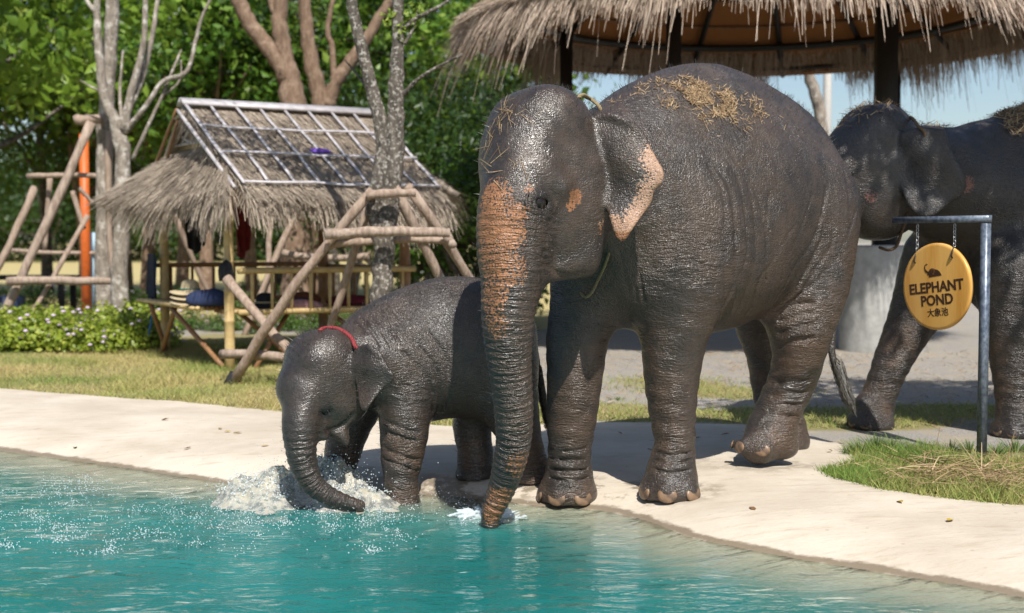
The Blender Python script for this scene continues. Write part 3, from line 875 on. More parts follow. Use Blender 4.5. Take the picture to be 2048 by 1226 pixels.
def water_mat():
    t = NT('pond_water'); co = t.gen()
    dep, sp = t.attr('depth'), t.attr('stir')
    fac = t.math('SUBTRACT', 1.0, t.n('Math', {0: 2.718, 1: t.math('MULTIPLY', dep, -5.0)}, operation='POWER').outputs[0], clamp=True)
    n = t.noise(co, .9, 3, .5)
    teal = t.mix(t.maprange(n, .3, .7), (0.007, 0.128, 0.122), (0.011, 0.17, 0.16))
    teal = t.mix(t.math('MULTIPLY', sp, .35), teal, (0.06, 0.26, 0.24))
    murk = t.mix(t.maprange(dep, .02, .32), (0.30, 0.34, 0.26), teal)
    w1 = t.noise(t.stretch(co, (1.6, 4.2, 1)), 1.7, 4, .55, .6)
    w2 = t.noise(t.stretch(co, (4.5, 11, 1)), 2.2, 3, .55, .8)
    w3 = t.noise(co, 24, 4, .6)
    hh = t.math('ADD', t.math('MULTIPLY', w1, .8), t.math('MULTIPLY', w2, .16))
    hh = t.math('ADD', hh, t.math('MULTIPLY', w3, t.math('MULTIPLY', sp, .30)))
    nr = t.bump(hh, .62, .06)
    body = t.n('BsdfDiffuse', {0: murk, 1: 0.0})
    tr = t.n('BsdfTransparent', {0: (0.86, 0.94, 0.90)})
    mx = t.n('MixShader', {0: fac, 1: tr.outputs[0], 2: body.outputs[0]})
    gl = t.n('BsdfGlossy', {0: (1, 1, 1), 1: .04, 'Normal': nr})
    fr = t.n('Fresnel', {0: 1.33, 'Normal': nr})
    return t.done(t.n('MixShader', {0: t.math('MULTIPLY', fr, .95), 1: mx.outputs[0], 2: gl.outputs[0]}))
water = obj('pond_water', np_mesh('pond_water', P3(X, Y, Zw), Q, True, dict(depth=np.clip(D, 0, 3).ravel(), stir=spl.ravel()), [water_mat()]))
tag(water, 'turquoise water of the elephant pond', kind='structure')
# a far tree line on the horizon
# grass blades
def grass_mat(name, a, b, c):
    t = NT(name); v = t.attr('tone')
    col = t.ramp(v, [(0, a), (.5, b), (1, c)])
    s = t.pbr(col, .7, None, .25)
    tr = t.n('BsdfTranslucent', {0: col})
    return t.done(t.n('MixShader', {0: .3, 1: s.outputs[0], 2: tr.outputs[0]}))
M_GRASS = grass_mat('grass_blades', (0.55, 0.45, 0.21), (0.36, 0.37, 0.12), (0.17, 0.27, 0.055))
def blades(mb, x, y, h, w, tone, lean=.5):
    n = len(x); z = land_z(x, y)
    B = np.column_stack([x, y, z - .004])
    a = RNG.uniform(0, 2 * math.pi, n); S = np.column_stack([np.cos(a), np.sin(a), np.zeros(n)])
    d = RNG.normal(size=(n, 2)) * lean
    tip = B + np.column_stack([d[:, 0] * h, d[:, 1] * h, h])
    V = np.stack([B - S * w[:, None], B + S * w[:, None], tip], 1).reshape(-1, 3)
    mb.add(V, None, np.arange(n * 3).reshape(-1, 3), tone=np.repeat(np.clip(tone, 0, 1), 3))
def scatter(n, x0, x1, y0, y1, edge=.0, power=1.0, extra=None):
    x = RNG.uniform(x0, x1, n); y = RNG.uniform(y0, y1, n)
    g = grass_mask(x, y)
    k = (RNG.random(n) < g ** power) & (bank_in(x, y) < edge)
    return x[k], y[k], g[k]
mb = MB()
x, y, g = scatter(170000, -9.5, .4, 9.6, 19, .02)
fy = np.clip((y - 10) / 8, 0, 1)
blades(mb, x, y, RNG.uniform(.02, .055, len(x)) * (1 + .9 * (vnoise(P3(x, y), 1.6, 8) > .62)), RNG.uniform(.003, .006, len(x)), .30 + .75 * (fbm(P3(x, y), .9, 61) - .45) * 2 + RNG.normal(size=len(x)) * .2, .8)
lawn = mb.build('lawn_grass', M_GRASS); tag(lawn, 'short straw-green lawn grass between the bank and the hut', 'grass', kind='stuff')
mb = MB()
x, y, g = scatter(60000, 1.75, 5.2, 6.6, 9.4, .03, .7)
blades(mb, x, y, RNG.uniform(.03, .085, len(x)) * (.6 + .9 * vnoise(P3(x, y), 2.2, 9)), RNG.uniform(.002, .0045, len(x)), .62 + .5 * (fbm(P3(x, y), 1.5, 62) - .4) * 2 + RNG.normal(size=len(x)) * .18, .65)
x, y, g = scatter(50000, -.6, 6.5, 10.0, 14, -.02, 1.3)
blades(mb, x, y, RNG.uniform(.02, .06, len(x)), RNG.uniform(.003, .005, len(x)), .55 + RNG.normal(size=len(x)) * .25, .8)
patch = mb.build('green_grass', M_GRASS); tag(patch, 'green grass patches growing by the sign post and gravel', 'grass', kind='stuff')
# ------------------------------------------------------------------ elephant skin
def skin_mat(name, dark=(0.027, 0.0205, 0.017), warm=(0.066, 0.044, 0.031), pig=(0.33, 0.14, 0.055), body_rot=(0.5, 0.3, 0.4), wet=1.0):
    t = NT(name); co = t.obj()
    leg, tm, ta, pg, fold, smo = [t.attr(k) for k in ('leg', 'tmask', 'tarc', 'pig', 'fold', 'smooth_skin')]
    warp = t.n('VectorMath', {0: co, 1: t.n('VectorMath', {0: t.n('TexNoise', {'Vector': co, 'Scale': 5.0, 'Detail': 2}).outputs[1], 1: (0.09, 0.09, 0.09)}, operation='MULTIPLY')}, operation='ADD').outputs[0]
    def crease(vec, scale, w, detail=2.0):
        n = t.noise(vec, scale, detail, .55)
        return t.maprange(t.math('ABSOLUTE', t.math('SUBTRACT', n, .5)), 0.0, w)
    # cross-hatched creases of the flank, two directions
    d1 = crease(t.stretch(warp, (10, 10, 40), (body_rot[0], body_rot[1], 0)), 1.9, .12)
    d2 = crease(t.stretch(warp, (34, 34, 8), (-body_rot[2], .2, .5)), 1.9, .11)
    cr = t.maprange(t.vor(warp, 42, 'DISTANCE_TO_EDGE'), 0, .16)
    fine = t.maprange(t.vor(warp, 105, 'DISTANCE_TO_EDGE'), 0, .2)
    hgt = t.math('ADD', t.math('MULTIPLY', d1, .55), t.math('MULTIPLY', d2, .4))
    hgt = t.math('ADD', hgt, t.math('MULTIPLY', cr, .35))
    hgt = t.math('ADD', hgt, t.math('MULTIPLY', fine, .22))
    # deep folds round legs, armpits and thighs
    f1 = crease(t.stretch(warp, (5, 5, 26), (.25, -.2, 0)), 1.35, .16, 3)
    hgt = t.math('ADD', hgt, t.math('MULTIPLY', t.math('MULTIPLY', f1, fold), 2.1))
    # legs: wrinkles run round the limb
    l1 = crease(t.stretch(warp, (6, 6, 40)), 1.2, .12)
    hgt = t.math('ADD', hgt, t.math('MULTIPLY', t.math('MULTIPLY', l1, leg), 1.0))
    # trunk: rings along its length
    tv = t.n('CombineXYZ', {0: t.math('MULTIPLY', ta, 46.0), 1: t.math('MULTIPLY', t.n('SeparateXYZ', {0: co}).outputs[0], 7.0), 2: t.math('MULTIPLY', t.n('SeparateXYZ', {0: co}).outputs[1], 7.0)}).outputs[0]
    r1 = crease(tv, 1.0, .17, 2)
    r2 = crease(t.stretch(tv, (1.0, 6.0, 6.0)), .8, .10, 2)
    hgt = t.math('ADD', hgt, t.math('MULTIPLY', t.math('MULTIPLY', t.math('ADD', r1, t.math('MULTIPLY', r2, .3)), tm), 2.0))
    grain = t.noise(co, 260, 2)
    hgt = t.math('ADD', hgt, t.math('MULTIPLY', grain, .09))
    amp = t.math('MULTIPLY', t.math('SUBTRACT', 0.92, t.math('MULTIPLY', smo, .55)), t.maprange(t.noise(co, 2.8, 4, .6), .32, .66, .55, 1.0))
    nrm = t.bump(hgt, amp, 0.0045)
    # colour: mud and age, never shade
    n1 = t.noise(co, 2.6, 5, .6); n2 = t.noise(co, 13, 4, .6)
    base = t.mix(t.maprange(t.math('ADD', n1, t.math('MULTIPLY', n2, .45)), .55, .95), dark, warm)
    base = t.mix(t.math('MULTIPLY', t.maprange(t.noise(co, 40, 3), .5, .8), .35), base, (0.09, 0.077, 0.068))
    base = t.mix(t.math('MULTIPLY', t.math('MULTIPLY', leg, t.maprange(t.noise(co, 3.6, 5, .6), .42, .62)), .75), base, (0.088, 0.052, 0.032))
    edge = t.math('ADD', pg, t.math('MULTIPLY', t.math('SUBTRACT', t.noise(co, 8, 5, .65), .5), .9))
    dots = t.vor(co, 72, 'F1')
    pm = t.maprange(t.math('ADD', dots, t.math('SUBTRACT', t.math('MULTIPLY', edge, .52), .72)), -.06, .06)
    pm = t.math('MULTIPLY', pm, t.maprange(pg, .02, .2))
    pcol = t.mix(t.maprange(n2, .3, .7), pig, tuple(q * .66 for q in pig))
    pcol = t.mix(t.attr('pink'), pcol, (0.40, 0.235, 0.15))
    base = t.mix(t.math('MULTIPLY', pm, .92), base, pcol)
    base = t.mix(t.math('MULTIPLY', t.attr('lid'), .8), base, (0.010, 0.009, 0.009))
    rough = t.math('ADD', t.maprange(t.noise(co, 7, 4, .6), .3, .7, .33, .54), t.math('SUBTRACT', t.math('MULTIPLY', pm, .15), t.math('MULTIPLY', smo, .07)))
    sh = t.pbr(base, rough, nrm, .55)
    sh.inputs['Coat Weight'].default_value = .34 * wet
    sh.inputs['Coat Roughness'].default_value = .22
    t.t.links.new(nrm, sh.inputs['Coat Normal'])
    return t.done(sh)
def simple(name, col, rough=.6, noise=0.0, scale=20, bump=0.0, spec=.5, col2=None, stretch=None, **kw):
    t = NT(name); co = t.obj()
    if stretch: co = t.stretch(co, stretch)
    n = t.noise(co, scale, 5, .6)
    c2 = col2 or tuple(q * (1 - noise) for q in col)
    c = t.mix(t.maprange(n, .3, .7), c2, col)
    nr = t.bump(n, .6, bump) if bump else None
    return t.done(t.pbr(c, rough, nr, spec, **kw))
M_EYE = simple('eye_dark', (0.012, 0.008, 0.006), .06)
M_NAIL = simple('toenail_horn', (0.25, 0.155, 0.09), .42, .5, .9, .002, col2=(0.07, 0.05, 0.038))
M_HAIR = simple('elephant_hair', (0.045, 0.04, 0.036), .4)
M_TUFT = simple('tail_hair', (0.05, 0.045, 0.04), .35, col2=(0.16, 0.15, 0.13), scale=60)

def bristles(V, N, w, count, lmin, lmax, width, lean=(0, 0, .3), spread=.35):
    idx = RNG.choice(len(V), count, p=w / w.sum())
    P = V[idx]; D = N[idx] + RNG.normal(size=(count, 3)) * spread + np.array(lean)
    D /= np.linalg.norm(D, axis=1, keepdims=True)
    L = RNG.uniform(lmin, lmax, count)[:, None]
    S = np.cross(D, RNG.normal(size=(count, 3))); S /= np.linalg.norm(S, axis=1, keepdims=True)
    a, b, c = P - S * width, P + S * width, P + D * L
    return np.stack([a, b, c], 1).reshape(-1, 3), np.arange(count * 3).reshape(-1, 3)

def nail_mesh():
    V, Q, T = uvsphere(10, 8)
    V = V * np.array([.19, .92, .68])
    return np_mesh('toenail', V, [Q, T], True, None, [M_NAIL])
def elephant(geo, label, skin, base, hair_n, group='elephants at the pond', pig=None, wob=0.004, tuft=True):
    F, G = geo
    V, Q = F.mesh()
    V = relax(V, Q, 2, .5)
    N = vnormals(V, Q)
    if (N * F.grad(V)).sum() < 0: Q = Q[:, ::-1]; N = -N
    # masks
    ta, tr_, td = near_chain(V, G['trunk'])
    Ltot = np.linalg.norm(np.diff(G['trunk'][:, :3], axis=0), axis=1).sum()
    tm = sstep(1.35, 1.12, tr_) * sstep(.10, .34, ta)
    leg = np.zeros(len(V)); fold = np.zeros(len(V))
    for L in G['legs']:
        P = spline(L, 4)
        a_, r_, d_ = near_chain(V, P); tot = np.linalg.norm(np.diff(P[:, :3], axis=0), axis=1).sum()
        m = sstep(1.5, 1.15, r_)
        leg = np.maximum(leg, m * sstep(.30 * tot, .55 * tot, a_))
        fold = np.maximum(fold, m * np.exp(-((a_ - .82 * tot) / (.16 * tot)) ** 2) * .8)
        fold = np.maximum(fold, m * np.exp(-((a_ - .30 * tot) / (.2 * tot)) ** 2) * .55)
    smo = np.zeros(len(V))
    hc, hf, hl = G['head']
    smo = sstep(.62, .3, np.linalg.norm(V - hc, axis=1)) * .8 * (1 - tm)
    for (o_, U, Ve, Nn, P, bd) in G['ears']:
        q = V - o_
        smo = np.maximum(smo, .5 * sstep(.06, .03, np.abs(q @ Nn)) * sstep(.25, .2, np.linalg.norm(q, axis=1)))
    # broad folds as true relief
    ph = (V @ np.array([12.0, 9.0, 60.0])) + 7 * fbm(V, 4.0, 5)
    disp = (fold * .0032 + leg * .0008) * np.sin(ph) + (fbm(V, 7, 9) - .5) * wob * 2
    disp += tm * .0022 * np.sin(ta * 150 + 3 * fbm(V, 5, 2))
    foot_z = min(c[2] for c in G['feet'].values())
    V2 = V + N * disp[:, None]
    pg = np.zeros(len(V)) if pig is None else pig(V, N, G, ta, tm)
    pk = np.zeros(len(V))
    for (o_, U, Ve, Nn, P, bd) in G['ears']:
        q = V - o_; u, v, w = q @ U, q @ Ve, q @ Nn
        pk = np.maximum(pk, 1.0 * (np.abs(w - bd(u, v)) < .035) * (np.hypot(u, v) < .3))
    attrs = dict(pink=pk, leg=leg, tmask=tm, tarc=ta, pig=pg, fold=fold, smooth_skin=smo, lid=sstep(.105, .05, np.linalg.norm(V - G['eye'][0], axis=1) * (.046 / G['eye'][2])))
    root = thing('elephant', label, 'elephant', base, group)
    b = np.asarray(base, float)
    body = obj('body', np_mesh('elephant_body', V2 - b, Q, True, attrs, [skin]), root)
    ec, en, er = G['eye']
    sv, sq_, st_ = uvsphere(16, 12)
    obj('eye', np_mesh('eye', sv * er, [sq_, st_], True, None, [M_EYE]), root, ec - b)
    nm = nail_mesh()
    for c, d, s_ in G['nails']:
        o = obj('toenail', nm, root, c - b, scale=s_ * 1.0)
        o.rotation_euler = (0, math.radians(-12), math.atan2(d[1], d[0]))
    if hair_n:
        w = np.clip(N[:, 2] + .15, 0, 1) * (V[:, 2] > V[:, 2].max() - .75) + .5 * sstep(.7, .3, np.linalg.norm(V - hc, axis=1)) + .15 * tm + .12 * leg
        hv, ht = bristles(V, N, w, hair_n, .018, .05, .0011)
        h_ = obj('hair', np_mesh('elephant_hair', hv - b, ht, False, None, [M_HAIR]), root); h_['kind'] = 'stuff'
    if tuft and 'tail' in G:
        e = G['tail'][-2:, :3]; n_ = 260
        tt = RNG.random(n_); d0 = e[1] - e[0]; L = np.linalg.norm(d0); d0 /= L
        T_ = RNG.uniform(0, 1, n_)
        P0 = G['tail'][-3, :3] * (1 - T_[:, None]) + e[1] * T_[:, None]
        sc_ = 1.0 if G['tail'][0, 3] > .05 else .55
        side = RNG.normal(size=(n_, 3)); side -= np.outer(side @ d0, d0); side /= np.linalg.norm(side, axis=1, keepdims=True)
        Ls = RNG.uniform(.10, .2, n_)[:, None] * sc_
        tgt = e[1] + d0 * .10 * sc_ + np.array([.02, 0, -.03]) * sc_
        P1 = P0 + side * .05 * sc_ + d0 * Ls * .5
        P2 = tgt + side * .022 * sc_ * RNG.random((n_, 1)) + d0 * RNG.normal(size=(n_, 1)) * .02
        mb = MB(); P = np.stack([P0, P1, P2], 1)
        ribbon(mb, P, np.tile(np.array([.002, .0026, .001]), (n_, 1)), np.cross(side, d0))
        o = mb.build('tail_tuft', M_TUFT, root, b)
        o.location = (0, 0, 0)
    return root, V2, Q, N, G

def blob_mask(V, blobs):
    m = np.zeros(len(V))
    for c, r, s_ in blobs:
        m = np.maximum(m, s_ * sstep(r * 1.25, r * .45, np.linalg.norm(V - c, axis=1)))
    return m
def adult_pig(V, N, G, ta, tm):
    h = lambda a, b: G['hit'](a, b, 6.3, 7.4)
    B = [(h(985, 395), .11, .75), (h(978, 450), .13, 1.0), (h(1010, 470), .11, .9), (h(985, 520), .12, .85), (h(1020, 540), .10, .6), (h(985, 590), .10, .6), (h(990, 650), .08, .45),
         (h(1035, 425), .06, .8), (h(1150, 392), .045, 1.0), (h(1140, 412), .03, .7), (h(1058, 378), .03, .6), (h(1040, 930), .09, .5), (h(1000, 1000), .09, .6), (h(985, 1030), .07, .8), (h(1160, 700), .06, .2)]
    m = blob_mask(V, B)
    o_, U, Ve, Nn, P, bd = G['ears'][0]
    q = V - o_; u, v, w = q @ U, q @ Ve, q @ Nn
    d = poly_dist(u, v, np.array([p for p in P if p[0] > -.06 and p[1] < .10]))
    m = np.maximum(m, .95 * sstep(.10, .035, d) * (np.abs(w - bd(u, v)) < .03) * (np.hypot(u, v) < .45))
    return m
ADULT = elephant(adult_geo(), 'wet grey adult elephant with orange freckled trunk, one hind foot lifted on the bank', skin_mat('adult_skin'),
                 (1.2, 8.1, 0.0), 5000, pig=adult_pig)
CALF = elephant(calf_geo(), 'small wet elephant calf with red neck rope wading beside the adult', skin_mat('calf_skin', (0.026, 0.020, 0.017), (0.056, 0.039, 0.029), body_rot=(.2, .8, .9)),
                (-0.35, 7.95, 0.0), 3500)
def third_pig(V, N, G, ta, tm):
    return blob_mask(V, [(at(1928, 368, 9.45), .07, .8), (at(1742, 392, 9.42), .05, .4), (at(1850, 425, 9.45), .06, .5)])
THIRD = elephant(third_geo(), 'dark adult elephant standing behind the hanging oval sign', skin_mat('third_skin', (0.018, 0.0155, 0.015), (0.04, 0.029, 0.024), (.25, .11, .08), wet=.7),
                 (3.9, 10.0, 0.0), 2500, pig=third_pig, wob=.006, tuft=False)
# ------------------------------------------------------------------ hanging sign
M_STEEL = simple('galvanised_frame', (0.20, 0.235, 0.29), .38, .5, 30, .001, col2=(0.07, 0.09, 0.13), Metallic=.35)
M_CHAIN = simple('chain_steel', (0.45, 0.46, 0.48), .35, Metallic=.9)
M_HOOK = simple('black_hook', (0.015, 0.013, 0.012), .5)
def wood_board():
    t = NT('sign_wood'); co = t.obj()
    g = t.noise(t.stretch(co, (26, 26, 2.2)), 1.0, 5, .6, .5)
    pl = t.noise(t.stretch(co, (7, 7, .05)), 1.0, 0)
    c = t.mix(t.maprange(g, .3, .7), (0.60, 0.285, 0.055), (0.74, 0.40, 0.10))
    c = t.mix(t.maprange(pl, .35, .65), c, t.mix(.5, c, (0.82, 0.50, 0.16)))
    return t.done(t.pbr(c, .32, t.bump(g, .15, .001), .5))
M_BOARD = wood_board()
M_INK = simple('burnt_lettering', (0.055, 0.022, 0.008), .6, .3)
pb = on_z(1963, 921, 0.0); pb[2] = land_z(pb[0], pb[1])
sa = math.radians(60)
r_ = np.array([math.cos(sa), -math.sin(sa), 0]); n_ = np.array([-math.sin(sa), -math.cos(sa), 0])
AX = np.array([r_, n_, UP])
top = at(1973, 441, pb[1])[2]
sf = thing('sign_stand', 'grey steel post with a side arm carrying the oval sign', 'sign post', pb)
mb = MB(); mb.box((0, 0, (top - .02) / 2 - .05), AX, (.0235, .0235, (top - .02) / 2 + .05)); o = mb.build('post', M_STEEL, sf)
al = .83
mb = MB(); mb.box(-r_ * (al / 2 - .03) + UP * (top + .0095), AX, (al / 2, .0232, .0232)); mb.build('arm', M_STEEL, sf)
bev = None
bc = pb - r_ * .40 + n_ * .0
bcz = at(1881, 573, bc[1])[2]; bc[2] = bcz
board = thing('sign_board', 'round golden wooden board lettered ELEPHANT POND hanging on two chains', 'sign', bc)
R_ = .30
tilt = math.radians(7)
ru = r_ * math.cos(tilt) + UP * math.sin(tilt); uu = -r_ * math.sin(tilt) + UP * math.cos(tilt)
Mb = Matrix([[ru[0], uu[0], n_[0], 0], [ru[1], uu[1], n_[1], 0], [ru[2], uu[2], n_[2], 0], [0, 0, 0, 1]])
k = 72; th = np.arange(k) * 2 * math.pi / k
prof = [(0, .0160), (.93, .0160), (.985, .0145), (1.0, .009), (1.0, -.009), (.985, -.0145), (.93, -.016), (0, -.016)]
V = []; Qd = []; 
for i, (q, w) in enumerate(prof):
    for t_ in th: V.append(ru * math.cos(t_) * R_ * q * 1.0 + uu * math.sin(t_) * R_ * q * 1.0 + n_ * w)
for i in range(len(prof) - 1):
    for j in range(k):
        a, b = i * k + j, i * k + (j + 1) % k
        Qd.append((a, b, b + k, a + k))
mesh_b = np_mesh('disc', np.array(V), np.array(Qd)[:, ::-1], False, None, [M_BOARD])
disc = obj('disc', mesh_b, board)
dg = None
def text_mesh(body, size, offset):
    cu = bpy.data.curves.new('lettering', 'FONT'); cu.body = body; cu.size = size; cu.align_x = 'CENTER'; cu.align_y = 'CENTER'
    cu.offset = offset; cu.extrude = .0012; cu.resolution_u = 3
    o = bpy.data.objects.new('tmp_text', cu); COL.objects.link(o)
    bpy.context.view_layer.update()
    me = bpy.data.meshes.new_from_object(o.evaluated_get(bpy.context.evaluated_depsgraph_get()))
    bpy.data.objects.remove(o); bpy.data.curves.remove(cu)
    return me
def put_text(body, size, offset, yoff, sx=1.0, xoff=0.0):
    me = text_mesh(body, size, offset)
    me.materials.clear(); me.materials.append(M_INK)
    o = obj('lettering', me, disc)
    o.matrix_local = Mb @ Matrix.Translation((xoff, yoff, .0162)) @ Matrix.Diagonal((sx, 1, 1, 1))
    o['label'] = 'dark brown burnt lettering'
    return o
put_text('ELEPHANT', .100, .003, -.006, 1.0)
put_text('POND', .100, .003, -.096, 1.0)
put_text('大象池', .062, .0008, -.182, 1.0)
# little elephant emblem: bathing, trunk raised
body_o = [(-.062, .060), (-.052, .050), (-.040, .052), (-.028, .066), (-.010, .074), (.010, .072), (.030, .062), (.055, .055), (.075, .040), (.088, .020), (.095, .004), (-.045, .000), (-.040, .014), (-.050, .018), (-.060, .022), (-.056, .034), (-.066, .042)]
trunk_o = [(-.066, .042), (-.080, .058), (-.086, .082), (-.080, .105), (-.060, .118), (-.046, .112), (-.050, .108), (-.062, .110), (-.073, .100), (-.076, .082), (-.068, .066), (-.052, .054)]
ear_o = [(-.008, .068), (.012, .066), (.024, .050), (.016, .034), (.008, .018), (-.006, .034), (-.012, .052)]
def flat(poly, z, t, mat, name, parent):
    P = np.array(poly); m = len(P)
    V = np.vstack([np.column_stack([P, np.full(m, z + t)]), np.column_stack([P, np.full(m, z)])])
    me = bpy.data.meshes.new(name)
    F = [list(range(m))] + [[i, i + m, (i + 1) % m + m, (i + 1) % m] for i in range(m)]
    me.from_pydata([tuple(v) for v in V], [], F); me.materials.append(mat)
    o = obj(name, me, parent); return o
for poly, z, nm in ((body_o, .0160, 'emblem'), (trunk_o, .0166, 'emblem')):
    o = flat([(x * .82 + .0, y * .82) for x, y in poly], z, .0014, M_INK, nm, disc)
    o.matrix_local = Mb @ Matrix.Translation((-.018, .068, 0)); o['label'] = 'small dark elephant emblem with raised trunk'
M_INK2 = simple('emblem_outline', (0.36, 0.17, 0.05), .5)
o = flat([(x * .82, y * .82) for x, y in ear_o], .0175, .0006, M_INK2, 'emblem', disc); o.matrix_local = Mb @ Matrix.Translation((-.018, .068, 0))
o = flat([(x * .7 + .001, y * .7 + .006) for x, y in ear_o], .0182, .0006, M_INK, 'emblem', disc); o.matrix_local = Mb @ Matrix.Translation((-.018, .068, 0))
# chains with hooks
for sgn in (-1, 1):
    hole = ru * .165 * sgn + uu * .185
    p0 = hole + n_ * .0
    ztop = top - .02 - bc[2]
    px0 = np.array([p0[0], p0[1], ztop])
    mb = MB(); n_l = 7; zs = np.linspace(p0[2] + .07, ztop, n_l + 1)
    for i in range(n_l):
        c = np.array([p0[0], p0[1], (zs[i] + zs[i + 1]) / 2]); L = (zs[1] - zs[0]) * .62
        ax = r_ if i % 2 else n_
        T_ = np.linspace(0, 2 * math.pi, 13)
        mb.tube(np.array([[*(c + ax * .010 * math.cos(q) + UP * L * math.sin(q)), .0028] for q in T_]), 5, False)
    mb.build('chain', M_CHAIN, board, smooth=True)
    mb = MB(); mb.tube(spline(np.array([[*(hole - n_ * .012), .006], [*(hole + n_ * .024), .006], [*(hole + n_ * .022 + UP * .035), .006], [*(hole + UP * .075), .005]]), 5), 7); mb.build('hook', M_HOOK, board, smooth=True)
# ------------------------------------------------------------------ thatch and bamboo
def straw_mat(name, a, b, c, rough=.75):
    t = NT(name); v = t.attr('tone')
    col = t.ramp(v, [(0, a), (.5, b), (1, c)])
    s = t.pbr(col, rough, None, .25)
    tr = t.n('BsdfTranslucent', {0: col})
    return t.done(t.n('MixShader', {0: .15, 1: s.outputs[0], 2: tr.outputs[0]}))
M_THATCH = straw_mat('thatch_straw', (0.15, 0.12, 0.10), (0.37, 0.305, 0.24), (0.58, 0.49, 0.39))
M_THATCH2 = straw_mat('pavilion_thatch', (0.20, 0.145, 0.115), (0.44, 0.345, 0.27), (0.64, 0.53, 0.43))
M_UNDER = simple('thatch_underside', (0.46, 0.20, 0.065), .9, .6, 30, .01, .2, (0.20, 0.085, 0.035), (6, 6, 6))
def bamboo(name, a, b):
    t = NT(name); co = t.obj()
    g = t.noise(t.stretch(co, (9, 9, 9)), 1.2, 4, .6); v = t.rand()
    c = t.mix(t.maprange(g, .3, .7), a, b)
    c = t.mix(t.math('MULTIPLY', v, .35), c, tuple(q * .6 for q in a))
    return t.done(t.pbr(c, .45, t.bump(g, .3, .003), .4))
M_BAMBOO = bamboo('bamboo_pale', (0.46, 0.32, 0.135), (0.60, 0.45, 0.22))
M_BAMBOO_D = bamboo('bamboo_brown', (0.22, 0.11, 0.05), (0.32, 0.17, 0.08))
M_BATTEN = bamboo('split_bamboo_grey', (0.42, 0.39, 0.40), (0.60, 0.57, 0.58))
def log_mat():
    t = NT('peeled_log'); co = t.obj()
    g = t.noise(t.stretch(co, (18, 18, 3)), 1.5, 5, .65)
    c = t.mix(t.maprange(g, .3, .7), (0.22, 0.16, 0.125), (0.43, 0.34, 0.275))
    c = t.mix(t.math('MULTIPLY', t.rand(), .3), c, (0.30, 0.20, 0.13))
    return t.done(t.pbr(c, .8, t.bump(g, 1.0, .014), .25))
M_LOG = log_mat()
def strands(mb, S, D, N, L, w, tone, droop=0.0, lift=.03, seg=3):
    """straws from start S along D (unit), lifting off along N, optionally drooping at the end"""
    n = len(S); t_ = np.linspace(0, 1, seg)
    side = np.cross(D, N); side /= np.linalg.norm(side, axis=1, keepdims=True) + 1e-9
    side = side + RNG.normal(size=(n, 3)) * .35; side /= np.linalg.norm(side, axis=1, keepdims=True)
    dr = np.broadcast_to(np.asarray(droop, float), (n,)); lf = np.broadcast_to(np.asarray(lift, float), (n,))
    P = S[:, None] + D[:, None] * (L[:, None, None] * t_[None, :, None]) + N[:, None] * (lf[:, None, None] * t_[None, :, None])
    P[:, :, 2] -= dr[:, None] * t_[None] ** 2 * L[:, None]
    W = w[:, None] * np.linspace(1, .45, seg)[None]
    ribbon(mb, P, W, side, tone=np.clip(tone, 0, 1))
def thatch_patch(mb, A, B, C, D, n, fringe, L=(.20, .40), w=(.0026, .006), lift=(.0, .05), flen=(.12, .34)):
    """roof patch A-B along the top, D-C along the eave"""
    A, B, C, D = [np.asarray(q, float) for q in (A, B, C, D)]
    s, t_ = RNG.random(n), RNG.random(n) ** .85
    top = A + (B - A) * s[:, None]; bot = D + (C - D) * s[:, None]
    dirv = bot - top; ln = np.linalg.norm(dirv, axis=1, keepdims=True); dirv = dirv / ln
    N = np.cross(B - A, D - A); N /= np.linalg.norm(N); N = N if N[2] > 0 else -N
    S = top + (bot - top) * (t_[:, None] * .97)
    jit = RNG.normal(size=(n, 3)) * .10; jit -= np.outer(jit @ N, N)
    dd = dirv + jit; dd /= np.linalg.norm(dd, axis=1, keepdims=True)
    layer = .5 + .5 * np.sin(t_ * 44)
    tone = .42 + .22 * layer + RNG.normal(size=n) * .26 + .7 * (fbm(S, 3, 7) - .5)
    strands(mb, S + N * RNG.uniform(-.01, .012, n)[:, None], dd, np.tile(N, (n, 1)), RNG.uniform(*L, n), RNG.uniform(*w, n), tone, 0, RNG.uniform(*lift, n))
    m = fringe
    s = RNG.random(m); top = A + (B - A) * s[:, None]; bot = D + (C - D) * s[:, None]
    dirv = bot - top; dirv /= np.linalg.norm(dirv, axis=1, keepdims=True)
    S = bot - dirv * RNG.uniform(.02, .22, m)[:, None] - N * RNG.uniform(0, .07, m)[:, None]
    jit = RNG.normal(size=(m, 3)) * .16
    dd = dirv + jit; dd /= np.linalg.norm(dd, axis=1, keepdims=True)
    ls = RNG.uniform(*flen, m) * (.55 + .9 * vnoise(S, 3.5, 12))
    strands(mb, S, dd, np.tile(N, (m, 1)), ls, RNG.uniform(w[0], w[1] * 1.25, m), .5 + RNG.normal(size=m) * .25, RNG.uniform(.15, .9, m), 0, 4)
